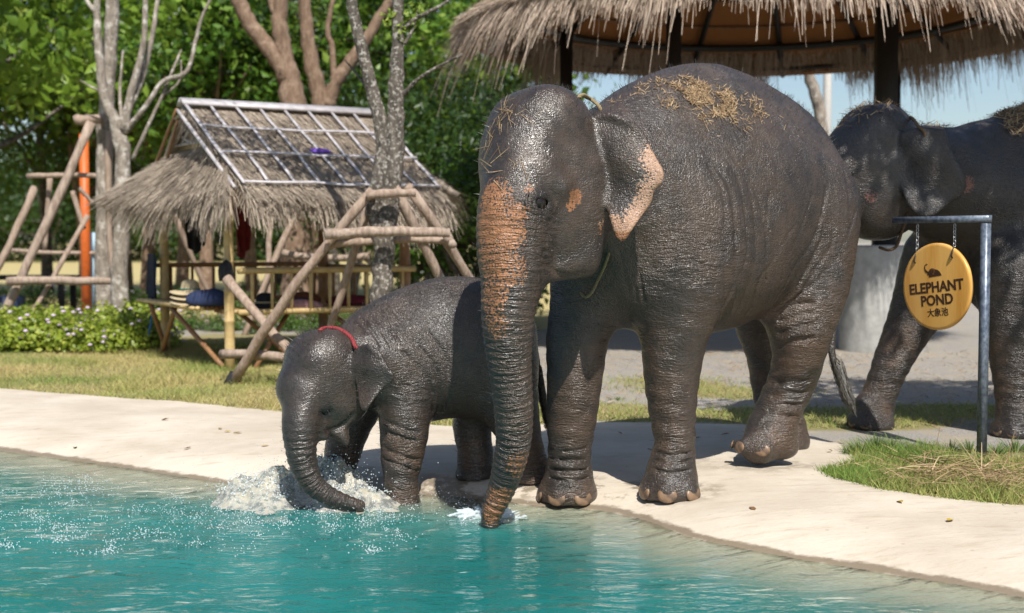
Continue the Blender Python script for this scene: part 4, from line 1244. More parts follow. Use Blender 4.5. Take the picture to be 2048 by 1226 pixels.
def slab_patch(mb, A, B, C, D, th, n=10, rough=.012):
    A, B, C, D = [np.asarray(q, float) for q in (A, B, C, D)]
    s, t_ = np.meshgrid(np.linspace(0, 1, n), np.linspace(0, 1, n), indexing='ij')
    P = (A + (B - A) * s[..., None]) * (1 - t_[..., None]) + (D + (C - D) * s[..., None]) * t_[..., None]
    N = np.cross(B - A, D - A); N /= np.linalg.norm(N); N = N if N[2] > 0 else -N
    Tp = P + N * RNG.uniform(-rough, rough, P.shape[:2])[..., None]; Bt = P - N * th
    V = np.vstack([Tp.reshape(-1, 3), Bt.reshape(-1, 3)]); m = n * n
    i = (np.arange(n - 1)[:, None] * n + np.arange(n - 1)[None]).ravel()
    q = np.stack([i, i + n, i + n + 1, i + 1], 1)
    Q = [q, q[:, ::-1] + m]
    for line in (np.arange(n), np.arange(n) * n, np.arange(n) + n * (n - 1), np.arange(n) * n + n - 1):
        Q.append(np.stack([line[:-1], line[1:], line[1:] + m, line[:-1] + m], 1))
    mb.add(V, np.vstack(Q), tone=.35)
def bamboo_pole(mb, a, b, r, r2=None, knots=.32, sides=9):
    a, b = np.asarray(a, float), np.asarray(b, float); r2 = r2 or r
    L = np.linalg.norm(b - a); rows = [(0, 1.0)]
    k = knots * .6
    while k < L - .03:
        rows += [(k - .012, 1.0), (k, 1.13), (k + .012, 1.0)]; k += knots * RNG.uniform(.85, 1.15)
    rows.append((L, 1.0))
    mb.tube(np.array([[*(a + (b - a) * (q / L)), (r + (r2 - r) * q / L) * f] for q, f in rows]), sides)
def log(mb, a, b, r, r2=None, bend=.02, n=9, sides=9):
    a, b = np.asarray(a, float), np.asarray(b, float); r2 = r2 if r2 is not None else r * .85
    t_ = np.linspace(0, 1, n); L = np.linalg.norm(b - a)
    off = RNG.normal(size=3) * bend * L
    P = a + (b - a) * t_[:, None] + off * np.sin(t_ * math.pi)[:, None] + RNG.normal(size=(n, 3)) * r * .09
    rr = (r + (r2 - r) * t_) * (1 + RNG.normal(size=n) * .05) * .9
    mb.tube(np.column_stack([P, rr]), sides, True, .16)

# ------------------------------------------------------------------ the little hut
HF = on_z(460, 741, 0.0); HF[2] = land_z(HF[0], HF[1])
HA = math.radians(31)
hut = thing('thatched_hut', 'small open bamboo hut with grey battened thatch roof and railings', 'hut', HF, rz=HA)
hu_, hv_ = np.array([math.cos(HA), math.sin(HA), 0]), np.array([-math.sin(HA), math.cos(HA), 0])
def hl_(p):
    q = np.asarray(p, float) - HF; return np.array([q @ hu_, q @ hv_, q[2]])
RZ = at(370, 212, 15.62)[2]; EZ = at(495, 378, 14.08)[2]
rl, rr_ = np.array([-.13, 1.27, RZ]), np.array([2.37, 1.27, RZ])
el, er = np.array([-.02, -.62, EZ]), np.array([2.36, -.62, EZ])
bl, br = np.array([-.02, 3.16, EZ]), np.array([2.36, 3.16, EZ])
dn = lambda p, a, k: np.asarray(p) + (np.asarray(p) - np.asarray(a)) * k
mb = MB()
slab_patch(mb, rl, rr_, dn(er, rr_, .06), dn(el, rl, .06), .07); slab_patch(mb, rl, rr_, br, bl, .07)
thatch_patch(mb, rl, rr_, dn(er, rr_, .06), dn(el, rl, .06), 14000, 4200)
thatch_patch(mb, rl, rr_, br, bl, 2500, 900)
# skirts under the gables
sk = [((.10, 2.05, 2.62), (.10, .35, 2.58), (-.22, -.62, EZ - .02), (-.68, 2.95, EZ - .0))]
for A_, B_, C_, D_ in sk:
    slab_patch(mb, A_, B_, C_, D_, .06); thatch_patch(mb, A_, B_, C_, D_, 6500, 2600, (.2, .42), (.0026, .006), (0, .06), (.14, .42))
A_, B_, C_, D_ = (2.30, .35, 2.58), (2.30, 2.05, 2.62), (2.72, 3.0, EZ), (2.66, -.55, EZ)
slab_patch(mb, A_, B_, C_, D_, .06); thatch_patch(mb, A_, B_, C_, D_, 1500, 700)
# ragged straw up the open gable edge
n = 700; s = RNG.random(n); S = rl + (dn(el, rl, .05) - rl) * s[:, None]; S[:, 2] += -.02
strands(mb, S, np.tile(np.array([-.10, .15, -.8]), (n, 1)) + RNG.normal(size=(n, 3)) * .25, np.tile(np.array([-1.0, 0, 0]), (n, 1)), RNG.uniform(.05, .2, n), RNG.uniform(.003, .006, n), .5 + RNG.normal(size=n) * .25, .3, .02)
roof = mb.build('thatch', M_THATCH, hut); roof['kind'] = 'stuff'
# battens over the front slope, each a strip of its own
fn = np.cross(rr_ - rl, el - rl); fn /= np.linalg.norm(fn); fn = fn if fn[2] > 0 else -fn
def strip(a, b, w, off=.055, th=.008, parent=hut, mat=None, name='batten'):
    a, b = np.asarray(a, float), np.asarray(b, float)
    d = (b - a); L = np.linalg.norm(d); d /= L; s_ = np.cross(fn, d)
    mb = MB(); n = 7; t_ = np.linspace(0, 1, n)
    P = a + (b - a) * t_[:, None] + fn * (off + RNG.normal(size=n)[:, None] * .006) + s_ * (RNG.normal(size=n)[:, None] * .006)
    V = np.concatenate([P[:, None] + s_ * sx * w + fn * sz * th for sx, sz in ((-1, -1), (1, -1), (1, 1), (-1, 1))], 1).reshape(-1, 3)
    i = np.arange(n - 1)[:, None] * 4; j = np.arange(4)[None]; kk = (j + 1) % 4
    mb.add(V, np.vstack([np.stack([i + j, i + kk, i + 4 + kk, i + 4 + j], -1).reshape(-1, 4), [[3, 2, 1, 0]], [[4 * n - 4, 4 * n - 3, 4 * n - 2, 4 * n - 1]]]))
    o = mb.build(name, mat or M_BATTEN, parent); return o
on_f = lambda s, t_: (rl + (rr_ - rl) * s) * (1 - t_) + (el + (er - el) * s) * t_
for i in range(9): strip(on_f(i / 8 * .995 + .002, .03), on_f(i / 8 * .995 + .002 + RNG.normal() * .004, .985), .016 if i not in (0, 8) else .02, .06)
for t_ in (.035, .33, .65, .985): strip(on_f(0, t_), on_f(1, t_ + RNG.normal() * .004), .017, .078)
mb = MB(); c = (rl + rr_) / 2 + np.array([0, -.05, .045]); sl = math.atan2(RZ - EZ, 1.89)
mb.box(c + np.array([0, -.02, 0]), np.array([[1, 0, 0], [0, math.cos(sl), math.sin(sl)], [0, -math.sin(sl), math.cos(sl)]]), (1.27, .075, .016)); mb.build('ridge_board', M_BATTEN, hut)
mb = MB(); mb.box((rl + rr_) / 2 + np.array([0, .07, .045]), np.array([[1, 0, 0], [0, math.cos(sl), -math.sin(sl)], [0, math.sin(sl), math.cos(sl)]]), (1.27, .075, .016)); mb.build('ridge_board', M_BATTEN, hut)
# gable rafters and lattice
for a, b, r in ((rl + (-.06, 0, -.05), bl + (-.10, -.1, .02), .022), (rl + (-.03, .06, -.16), bl + (-.0, -.45, .06), .018), (rl + (-.05, 0, -.06), el + (-.08, .1, .02), .022)):
    mb = MB(); bamboo_pole(mb, a, b, r); mb.build('rafter', M_BATTEN if r > .02 and b[1] < 0 else M_BAMBOO_D, hut)
gz = 2.64
for a, b in (((.0, .42, gz), (.0, 2.1, gz)), ((.0, .9, gz), (.0, 1.45, RZ - .15)), ((.0, 1.3, gz), (.0, 1.75, RZ - .3)), ((.0, 1.65, gz), (.0, 1.1, RZ - .15)), ((.0, 1.2, gz), (.0, .8, RZ - .32)), ((0, 1.95, gz), (0, 1.4, RZ - .2))):
    mb = MB(); mb.box((np.array(a) + b) / 2 + (-.03, 0, 0), np.array([unit(np.array(b) - a), [1, 0, 0], unit(np.cross(np.array(b) - a, [1.0, 0, 0]))]), (np.linalg.norm(np.array(b) - a) / 2, .004, .016)); mb.build('lattice_strip', M_BATTEN, hut)
mb = MB(); mb.add(np.array([[.04, .35, gz - .05], [.04, 2.15, gz - .05], [.04, 1.27, RZ - .06], [.07, .35, gz - .05], [.07, 2.15, gz - .05], [.07, 1.27, RZ - .06]]), [(0, 1, 4, 3), (1, 2, 5, 4), (2, 0, 3, 5)], [(0, 2, 1), (3, 4, 5)]); mb.build('gable_panel', simple('woven_panel', (0.50, 0.40, 0.26), .8, .35, 50), hut)
# posts, beams, rails, bench
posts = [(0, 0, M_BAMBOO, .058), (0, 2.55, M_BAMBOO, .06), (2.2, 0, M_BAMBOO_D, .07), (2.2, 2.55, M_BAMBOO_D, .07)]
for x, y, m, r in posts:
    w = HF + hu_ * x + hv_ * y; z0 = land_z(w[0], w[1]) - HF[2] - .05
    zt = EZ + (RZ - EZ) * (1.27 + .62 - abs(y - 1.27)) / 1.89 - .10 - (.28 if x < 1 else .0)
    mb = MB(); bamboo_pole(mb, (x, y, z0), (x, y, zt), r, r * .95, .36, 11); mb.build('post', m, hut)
for a, b, r, m in (((-.02, 0.02, 2.13), (2.5, 0.02, 2.13), .04, M_BAMBOO), ((-.02, 2.53, 2.13), (2.5, 2.53, 2.13), .04, M_BAMBOO_D), ((.02, -.1, 2.02), (.02, 2.7, 2.02), .04, M_BAMBOO), ((2.18, -.3, 2.06), (2.18, 2.8, 2.06), .04, M_BAMBOO_D)):
    mb = MB(); bamboo_pole(mb, a, b, r); mb.build('beam', m, hut)
def railing(a, b, z0, z1, n, m, r=.036, rb=.02):
    a, b = np.array(a, float), np.array(b, float)
    for z, q in ((z1, r), (z0, r * .95)):
        mb = MB(); bamboo_pole(mb, (*a, z), (*b, z), q); mb.build('rail', m, hut)
    for i in range(n):
        p = a + (b - a) * (i + .7) / (n + .4)
        mb = MB(); bamboo_pole(mb, (*p, z0), (*p, z1), rb * RNG.uniform(.85, 1.15), None, .25, 7); mb.build('baluster', m, hut)
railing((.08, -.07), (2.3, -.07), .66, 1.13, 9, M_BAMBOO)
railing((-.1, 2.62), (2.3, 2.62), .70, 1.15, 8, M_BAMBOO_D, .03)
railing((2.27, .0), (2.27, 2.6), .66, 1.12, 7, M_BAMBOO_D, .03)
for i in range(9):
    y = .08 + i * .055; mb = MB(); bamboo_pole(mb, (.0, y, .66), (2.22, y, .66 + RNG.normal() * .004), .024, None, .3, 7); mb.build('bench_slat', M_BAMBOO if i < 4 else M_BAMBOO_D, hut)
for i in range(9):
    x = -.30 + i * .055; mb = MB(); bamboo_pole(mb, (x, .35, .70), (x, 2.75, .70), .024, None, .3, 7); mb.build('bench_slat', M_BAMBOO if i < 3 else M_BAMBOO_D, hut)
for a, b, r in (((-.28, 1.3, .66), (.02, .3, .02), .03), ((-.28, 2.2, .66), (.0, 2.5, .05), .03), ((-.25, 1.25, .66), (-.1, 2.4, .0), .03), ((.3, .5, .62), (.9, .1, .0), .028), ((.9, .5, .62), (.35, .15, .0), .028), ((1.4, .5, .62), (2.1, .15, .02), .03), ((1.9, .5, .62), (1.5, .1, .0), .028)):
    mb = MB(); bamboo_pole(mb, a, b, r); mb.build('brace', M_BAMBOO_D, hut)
# things left in the hut
def wp(x, y, z): return HF + hu_ * x + hv_ * y + np.array([0, 0, z])
def hat(loc, label, m, band, tilt=(0, 0, 0), dark=False):
    t = thing('hat', label, 'hat', loc, 'hats left on the hut bench'); t.rotation_euler = tilt
    prof = [(.24, .0), (.235, .012), (.17, .02), (.115, .03), (.108, .07), (.10, .115), (.08, .145), (.045, .16), (0.002, .163)]
    mb = MB(); k = 22; th = np.arange(k) * 2 * math.pi / k
    V = np.vstack([np.column_stack([q * np.cos(th), q * np.sin(th) * .92, z + (.015 * np.cos(2 * th) if q > .15 else 0 * th)]) for q, z in prof])
    i = np.arange(len(prof) - 1)[:, None] * k; j = np.arange(k)[None]; kk = (j + 1) % k
    mb.add(V, np.stack([i + j, i + kk, i + k + kk, i + k + j], -1).reshape(-1, 4)); mb.build('hat_body', m, t, smooth=True)
    mb = MB(); mb.tube(np.array([[.113 * math.cos(q), .113 * math.sin(q) * .92, .048, .012] for q in np.linspace(0, 2 * math.pi, 20)]), 6, False); mb.build('hat_band', band, t)
M_STRAWHAT = simple('woven_straw', (0.52, 0.42, 0.26), .8, .25, 120, .003)
M_GREENB = simple('green_band', (0.05, 0.16, 0.12), .8); M_BLUEB = simple('blue_cloth', (0.02, 0.035, 0.10), .85, .4); M_DARK = simple('charcoal_cloth', (0.015, 0.015, 0.018), .9, .4, 20, .01)
M_RED = simple('red_cloth', (0.20, 0.012, 0.014), .85, .3, 8, .01); M_PINK = simple('pink_cloth', (0.55, 0.30, 0.30), .85, .4, 25); M_PURPLE = simple('purple_cloth', (0.12, 0.05, 0.35), .8)
hat(wp(-.15, .95, .73), 'straw hat at the bottom of the stack on the bench', M_STRAWHAT, M_BLUEB)
hat(wp(-.15, .95, .79), 'straw hat in the middle of the stack on the bench', M_STRAWHAT, M_GREENB)
hat(wp(-.15, .97, .85), 'pale straw hat on top of the stack on the bench', M_STRAWHAT, M_GREENB)
hat(wp(.55, .35, .70), 'dark banded hat lying behind the front railing', M_DARK, M_STRAWHAT)
def bundle(name, label, cat, loc, r, m, seed, group=None):
    V, Q, T = uvsphere(18, 12)
    n = 1 + .5 * (fbm(V + seed, 2.2, seed, 3) - .5); V = V * n[:, None] * np.array(r); V[:, 2] = np.maximum(V[:, 2], -r[2] * .45)
    o = obj(name, np_mesh(name, V, [Q, T], True, None, [m]), None, np.asarray(loc) + (0, 0, r[2] * .45)); return tag(o, label, cat, group)
bundle('cloth_bundle', 'dark blue cloth bundle beside the straw hats', 'cloth', wp(-.1, .42, .725), (.26, .16, .13), M_BLUEB, 3)
bundle('cloth_bundle', 'folded blue cloth behind the front railing', 'cloth', wp(.95, .3, .685), (.20, .14, .07), M_BLUEB, 4)
bundle('cloth_bundle', 'brown cloth heap on the bench behind the railing', 'cloth', wp(1.08, .42, .685), (.20, .12, .12), simple('brown_cloth', (0.16, 0.05, 0.02), .9, .4), 5)
bundle('cloth_bundle', 'pink patterned cloth hanging over the bench edge', 'cloth', wp(.9, .12, .665), (.26, .09, .08), M_PINK, 6)
bundle('cloth_bundle', 'dark red cloth heap at the railing end', 'cloth', wp(1.6, .3, .685), (.28, .13, .09), simple('wine_cloth', (0.16, 0.015, 0.03), .9, .4), 7)
bundle('black_cap', 'black cloth tied over the top end of a bamboo brace', 'cloth', wp(-.07, -.10, 1.02), (.085, .085, .16), M_DARK, 8)
def drape(name, label, cat, top_a, top_b, drop, m, seed, taper=.5):
    A_, B_ = np.asarray(top_a, float), np.asarray(top_b, float); n, k = 10, 12
    s, t_ = np.meshgrid(np.linspace(0, 1, n), np.linspace(0, 1, k), indexing='ij')
    c = (A_ + B_) / 2
    P = c + (A_ + (B_ - A_) * s[..., None] - c) * (1 - taper * t_[..., None]); P[..., 2] -= drop * t_ * (1 - .25 * np.abs(s - .4))
    w = np.cross(unit(B_ - A_), UP)
    P += w * (.035 * np.sin(s * 14 + seed) * (.4 + t_))[..., None]
    V = np.vstack([P.reshape(-1, 3), (P + w * .012).reshape(-1, 3)]); i = (np.arange(n - 1)[:, None] * k + np.arange(k - 1)[None]).ravel()
    q = np.stack([i, i + k, i + k + 1, i + 1], 1)
    b0 = V.min(0); mb = MB(); mb.add(V, np.vstack([q, q[:, ::-1] + n * k])); o = mb.build(name, m, None, c, True); return tag(o, label, cat)
drape('hanging_cloth', 'dark red cloth hanging under the hut roof', 'cloth', wp(.35, 1.0, 2.1), wp(.75, 1.25, 2.1), .85, M_RED, 1, .6)
drape('hanging_jacket', 'black jacket hanging under the hut roof', 'jacket', wp(-.05, 1.6, 2.05), wp(.25, 1.35, 2.05), .75, M_DARK, 2, .5)
drape('hanging_jacket', 'dark blue jacket hanging on the rear bamboo post', 'jacket', wp(-.16, 2.46, 1.3), wp(-.12, 2.85, 1.3), .62, simple('slate_cloth', (0.035, 0.042, 0.07), .9, .4), 3, .25)
mb = MB(); mb.tube(spline(np.array([[*wp(-.12, 2.5, 1.25), .012], [*wp(-.14, 2.55, .7), .012], [*wp(-.2, 2.6, .25), .012]]), 6), 6)
tag(mb.build('blue_strap', simple('blue_strap', (0.03, 0.14, 0.35), .7), None, wp(-.14, 2.55, .25)), 'blue strap dangling below the dark blue jacket', 'strap')
pp = on_f(.50, .62)
pw = wp(*pp) + hu_ * 0
V, Q, T = uvsphere(14, 8); V = V * (1 + .5 * (fbm(V + 2, 2.5, 6, 2) - .5))[:, None] * np.array([.13, .05, .03])
o = obj('purple_cloth', np_mesh('purple_cloth', V, [Q, T], True, None, [M_PURPLE]), None, pw + np.array([fn @ [0, 0, 0], 0, .09])); o.rotation_euler = (math.radians(30), 0, HA); tag(o, 'small purple cloth lying on the hut roof', 'cloth')
# ------------------------------------------------------------------ vegetation
def leaf_mat(name, a, b, c, trans=.45):
    t = NT(name); v = t.attr('tone')
    col = t.ramp(v, [(0, a), (.5, b), (1, c)])
    s = t.pbr(col, .42, None, .45)
    tr = t.n('BsdfTranslucent', {0: t.mix(.5, col, (0.22, 0.32, 0.03))})
    return t.done(t.n('MixShader', {0: trans, 1: s.outputs[0], 2: tr.outputs[0]}))
M_LEAF = [leaf_mat('leaf_green', (0.04, 0.10, 0.012), (0.12, 0.24, 0.03), (0.28, 0.40, 0.07)),
          leaf_mat('leaf_yellowgreen', (0.08, 0.16, 0.016), (0.20, 0.32, 0.035), (0.40, 0.48, 0.09)),
          leaf_mat('leaf_shade_dark', (0.014, 0.036, 0.010), (0.032, 0.075, 0.018), (0.08, 0.14, 0.03)),  # dark green lowered further: the shade deep in tree cores put into the colour
          leaf_mat('leaf_olive', (0.06, 0.07, 0.03), (0.11, 0.12, 0.05), (0.17, 0.17, 0.07))]
def bark_mat(name, a, b, c, ls=7):
    t = NT(name); co = t.obj()
    g = t.noise(t.stretch(co, (9, 9, 3)), 2.0, 6, .7); l = t.noise(co, ls, 5, .7)
    col = t.mix(t.maprange(g, .3, .7), a, b); col = t.mix(t.maprange(l, .50, .64), col, c)
    return t.done(t.pbr(col, .9, t.bump(g, 1.0, .03), .2))
M_BARK = bark_mat('bark_grey', (0.05, 0.044, 0.038), (0.16, 0.135, 0.11), (0.42, 0.39, 0.35), 26)
M_BARK_B = bark_mat('bark_brown', (0.14, 0.09, 0.06), (0.27, 0.185, 0.13), (0.30, 0.215, 0.155))
M_BARK_P = bark_mat('bark_pale', (0.16, 0.135, 0.11), (0.36, 0.31, 0.26), (0.55, 0.51, 0.46))
M_BARK_D = bark_mat('bark_dark', (0.05, 0.042, 0.034), (0.12, 0.10, 0.08), (0.2, 0.18, 0.15))
def crown_mesh(name, mat, n_cl, per, rad, size, seed, hole=.35, up=.4):
    """leaf clumps on and in an ellipsoid of half sizes rad, uneven outline"""
    rg = np.random.default_rng(seed)
    d = rg.normal(size=(n_cl, 3)); d /= np.linalg.norm(d, axis=1, keepdims=True)
    rr = (hole + (1 - hole) * rg.random(n_cl) ** .45) * (.72 + .5 * vnoise(d * 1.7 + 5, 1.3, seed))
    C = d * rr[:, None] * np.array(rad)
    cs = rg.uniform(.22, .52, n_cl) * min(rad) * .5
    k = np.repeat(np.arange(n_cl), per)
    off = rg.normal(size=(len(k), 3)) * np.array([1, 1, .6])
    P = C[k] + off * cs[k][:, None]
    N = off * .5 + np.array([0, 0, up]) + rg.normal(size=(len(k), 3)) * .75
    tone = np.repeat(np.clip(.45 + rg.normal(size=n_cl) * .32, 0, 1), per) + rg.normal(size=len(k)) * .16
    mb = MB(); leaf_cards(mb, P, rg.uniform(.6, 1.25, len(k)) * size, N, .35, .55, tone=np.clip(tone, 0, 1))
    V = np.vstack(mb.V); return np_mesh(name, V, np.vstack(mb.T), False, {'tone': np.concatenate(mb.A['tone'])}, [mat]), C
CROWNS = [crown_mesh('crown', M_LEAF[i], n, p, r, s, 50 + i, h) for i, (n, p, r, s, h) in enumerate((
    (44, 90, (2.8, 2.6, 2.6), .25, .4), (42, 90, (2.6, 2.6, 2.3), .27, .4), (52, 110, (3.0, 2.8, 2.8), .19, .3), (46, 130, (2.2, 2.2, 2.6), .15, .3)))]
def limbs(mb, base, height, r, C, rg, n=9):
    """a tapering trunk and limbs reaching into the crown clumps C"""
    top = base + np.array([rg.normal() * .25, rg.normal() * .25, height])
    tr = spline(np.array([[*base, r * 1.25], [*(base + (top - base) * .3 + rg.normal(size=3) * .08), r], [*(base + (top - base) * .65 + rg.normal(size=3) * .12), r * .8], [*top, r * .45]]), 4)
    mb.tube(tr, 9, True, .1)
    for i in rg.choice(len(C), n, replace=False):
        s_ = tr[int(len(tr) * rg.uniform(.4, .95))]
        e = C[i]; m = (s_[:3] + e) / 2 + np.array([0, 0, -.25]) + rg.normal(size=3) * .15
        mb.tube(spline(np.array([[*s_[:3], s_[3] * .55], [*m, s_[3] * .38], [*e, .015]]), 4), 6)
def bg_tree(x, y, kind, zc, sc, label, group, bark=None, rot=None, r=.14, stem=True):
    rg = np.random.default_rng(int(abs(x * 131 + y * 17)) + 7)
    t = thing('leafy_tree', label, 'tree', (x, y, land_z(np.array([x]), np.array([y]))[0] - .05), group)
    me, C = CROWNS[kind]; a = rg.uniform(0, 6.28) if rot is None else rot
    o = obj('crown', me, t, (0, 0, zc), (0, 0, a), sc); o['kind'] = 'stuff'
    if stem:
        R_m = np.array([[math.cos(a), -math.sin(a), 0], [math.sin(a), math.cos(a), 0], [0, 0, 1]])
        Cw = (C * (np.array(sc) if not np.isscalar(sc) else sc)) @ R_m.T + np.array([0, 0, zc])
        mb = MB(); limbs(mb, np.zeros(3), max(zc, 1.0), r, Cw, rg); mb.build('trunk', bark or M_BARK, t, smooth=True)
    return t
GB = ['mid green trees of the belt behind the hut', 'yellow-green trees of the belt behind the hut', 'shade-darkened trees of the belt behind the hut', 'olive trees of the belt behind the hut']
LB = ['mid green leafy tree in the belt behind the hut', 'bright yellow-green leafy tree in the belt behind the hut', 'tall green tree with shade-darkened leaves in the belt behind the hut', 'fine-leaved olive tree in the belt behind the hut']
rg0 = np.random.default_rng(4)
spots = []
for row, (yy, n, jit) in enumerate(((23.5, 6, 1.0), (30, 6, 1.2), (37, 6, 1.5))):
    for i in range(n):
        lo, hi = -.47 * yy, (-.035 if row < 2 else .02) * yy
        x = lo + (hi - lo) * (i + .5 + rg0.uniform(-.3, .3)) / n; y = yy + rg0.normal() * jit
        if row < 1 and -.39 < x / y < -.02: x, y = x * 1.36, y * 1.36
        spots.append((x, y, row))
for x, y, row in spots:
    u = x / y
    kind = [int(rg0.choice([1, 1, 0])), int(rg0.choice([0, 1, 3, 2])), 2][row]  # back row always wears the darkened leaves, standing in for deep shade
    if u > -.11 and row == 2: continue
    if u > -.10: kind = 2 if rg0.random() < .5 else 0
    zc = rg0.uniform(5.2, 6.4) if row < 2 else rg0.uniform(5.6, 7.5)
    bg_tree(x, y, kind, zc, rg0.uniform(.95, 1.3) if row < 2 else rg0.uniform(1.15, 1.5), LB[kind], GB[kind], [M_BARK, M_BARK_D, M_BARK_B][int(rg0.integers(3))])
# lower leafy growth that fills under the crowns
for i in range(24):
    y = rg0.uniform(88, 105); x = y * (-.46 + .46 * (i + rg0.random()) / 24)
    bg_tree(x, y, 2, rg0.uniform(3.0, 4.5), rg0.uniform(1.5, 2.2), 'tree with shade-darkened leaves in the far row across the dry field', 'far tree row across the field')
# dark trees close behind the gap between hut and elephant
for x, y, k, z, s in ((-1.35, 21.5, 2, 2.3, .72), (-.5, 23.5, 2, 2.3, .78), (-1.9, 24.5, 2, 2.2, .8), (-.35, 20.5, 0, 1.8, .5)):
    bg_tree(x, y, k, z, s, 'dark green tree in the gap between the hut and the big elephant', 'dark trees between hut and elephant', M_BARK_D)
# right: thin far trees on the open horizon
for i in range(12):
    y = rg0.uniform(80, 120); x = y * rg0.uniform(.03, .48)
    bg_tree(x, y, int(rg0.integers(4)), 2.0, rg0.uniform(.7, 1.1), 'far small tree on the open horizon behind the pavilion', 'far trees on the horizon')

def tree_stems(name, label, stems, mat, d_origin, extra=None, cat='tree', sides=10):
    base = np.asarray(stems[0][0][:3], float)
    t = thing(name, label, cat, base)
    for i, s in enumerate(stems):
        P = spline(np.asarray(s, float), 5)
        P[:, :3] += RNG.normal(size=(len(P), 3)) * (P[:, 3:4] * .07)
        mb = MB(); mb.tube(P, sides, True, .10); o = mb.build('trunk' if i == 0 else 'branch', mat, t, base, True); o.location = (0, 0, 0)
    return t, base
def ground_start(rows):
    """extend the first row of a stem down to the ground"""
    P = pts(rows); b = P[0].copy(); b[2] = land_z(b[:1], b[1:2])[0] - .08; b[3] *= 1.25
    return np.vstack([b, P]) if P[0, 2] > .25 else P
# the pruned tree in front of the hut
dB = 12.75
tb, bb = tree_stems('pruned_tree', 'two-stemmed grey tree held by a log frame before the hut', [
    ground_start([(764, 590, dB, .105), (768, 513, dB, .105), (772, 440, dB, .108), (780, 385, dB, .115), (785, 320, dB, .115), (790, 250, dB, .09), (793, 150, dB, .075), (796, 60, dB, .06), (796, -60, dB, .055), (800, -260, dB, .03)]),
    pts([(766, 480, dB, .07), (748, 436, dB - .03, .07), (747, 396, dB - .03, .075), (765, 330, dB, .085), (765, 270, dB, .075), (744, 180, dB, .068), (720, 86, dB, .06), (702, 0, dB, .055), (680, -120, dB, .04), (660, -260, dB, .02)]),
    pts([(793, 205, dB, .025), (840, 155, dB - .1, .018), (925, 108, dB - .3, .012)]), pts([(795, 70, dB, .03), (830, 38, dB, .022), (895, 2, dB, .015), (960, -60, dB, .01)]),
    pts([(808, 90, dB, .02), (825, 60, dB, .014), (835, 20, dB, .008)]), pts([(745, 190, dB, .02), (715, 150, dB + .3, .012), (690, 120, dB + .4, .006)])], M_BARK, dB)
rg = np.random.default_rng(3); mb = MB()
C = np.array([at(790, 40, dB), at(800, 60, dB), at(830, 30, dB)]); k = rg.integers(0, 3, 160)
leaf_cards(mb, C[k] + rg.normal(size=(160, 3)) * .07, rg.uniform(.04, .08, 160), rg.normal(size=(160, 3)) + (0, 0, .6), tone=rg.uniform(.4, 1, 160))
# thin high crown over the hut
cc = np.array([at(700, -260, dB), at(800, -330, dB), at(600, -220, dB + .5), at(900, -250, dB), at(640, -340, dB - .3), at(760, -200, dB + .3), at(520, -300, dB), at(430, -330, dB + .2), at(960, -360, dB)])
k = rg.integers(0, len(cc), 2600)
leaf_cards(mb, cc[k] + rg.normal(size=(2600, 3)) * np.array([.32, .32, .2]), rg.uniform(.06, .12, 2600), rg.normal(size=(2600, 3)) + (0, 0, .8), tone=rg.uniform(.2, .9, 2600))
o = mb.build('crown', M_LEAF[1], tb, bb); o.location = (0, 0, 0); o['kind'] = 'stuff'
for i in range(9):
    mb = MB(); mb.tube(spline(np.array([[*at(796 if i % 2 else 685, -90, dB), .035], [*((at(796 if i % 2 else 685, -90, dB) + cc[i]) / 2 + (0, 0, .1)), .022], [*cc[i], .008]]), 4), 6); o = mb.build('branch', M_BARK, tb, bb, True); o.location = (0, 0, 0)
# bare forked tree beside the hut
dA = 19.6
ta_, ba_ = tree_stems('bare_tree', 'bare pale tree forking into many leafless limbs beside the hut', [
    ground_start([(240, 560, dA, .125), (243, 420, dA, .12), (245, 330, dA, .115), (241, 275, dA, .12)]),
    pts([(243, 300, dA, .10), (228, 240, dA, .085), (207, 185, dA, .075), (199, 110, dA, .065), (194, 40, dA, .055), (196, -60, dA, .045)]), pts([(194, 25, dA, .045), (178, 8, dA, .035), (160, -20, dA, .03)]),
    pts([(248, 262, dA, .08), (258, 205, dA, .065), (272, 150, dA, .055), (288, 80, dA, .045), (291, -30, dA, .035)]), pts([(258, 215, dA, .06), (285, 150, dA + .2, .05), (303, 80, dA + .2, .04), (318, -20, dA + .3, .03)]),
    pts([(250, 265, dA, .05), (290, 215, dA - .2, .04), (325, 165, dA - .2, .038), (372, 145, dA - .3, .035), (388, 95, dA - .3, .03), (402, 40, dA - .3, .025), (424, -10, dA - .3, .02)]),
    pts([(265, 320, dA, .035), (290, 265, dA - .1, .03), (325, 190, dA - .1, .025), (352, 125, dA - .1, .02), (362, 100, dA, .012)]), pts([(243, 240, dA, .03), (240, 180, dA + .3, .025), (246, 100, dA + .4, .015)]),
    pts([(330, 190, dA, .02), (360, 160, dA, .016), (362, 120, dA, .01)]), pts([(207, 185, dA, .02), (180, 172, dA, .014), (160, 160, dA, .008)])], M_BARK_P, dA)
tree_stems('straight_tree', 'straight mottled tree trunk rising past the hut corner', [
    ground_start([(208, 620, 20.3, .15), (209, 420, 20.3, .145), (212, 250, 20.3, .125), (218, 120, 20.3, .115), (226, 0, 20.3, .105), (230, -150, 20.3, .08), (236, -400, 20.3, .03)])], M_BARK_P, 20)
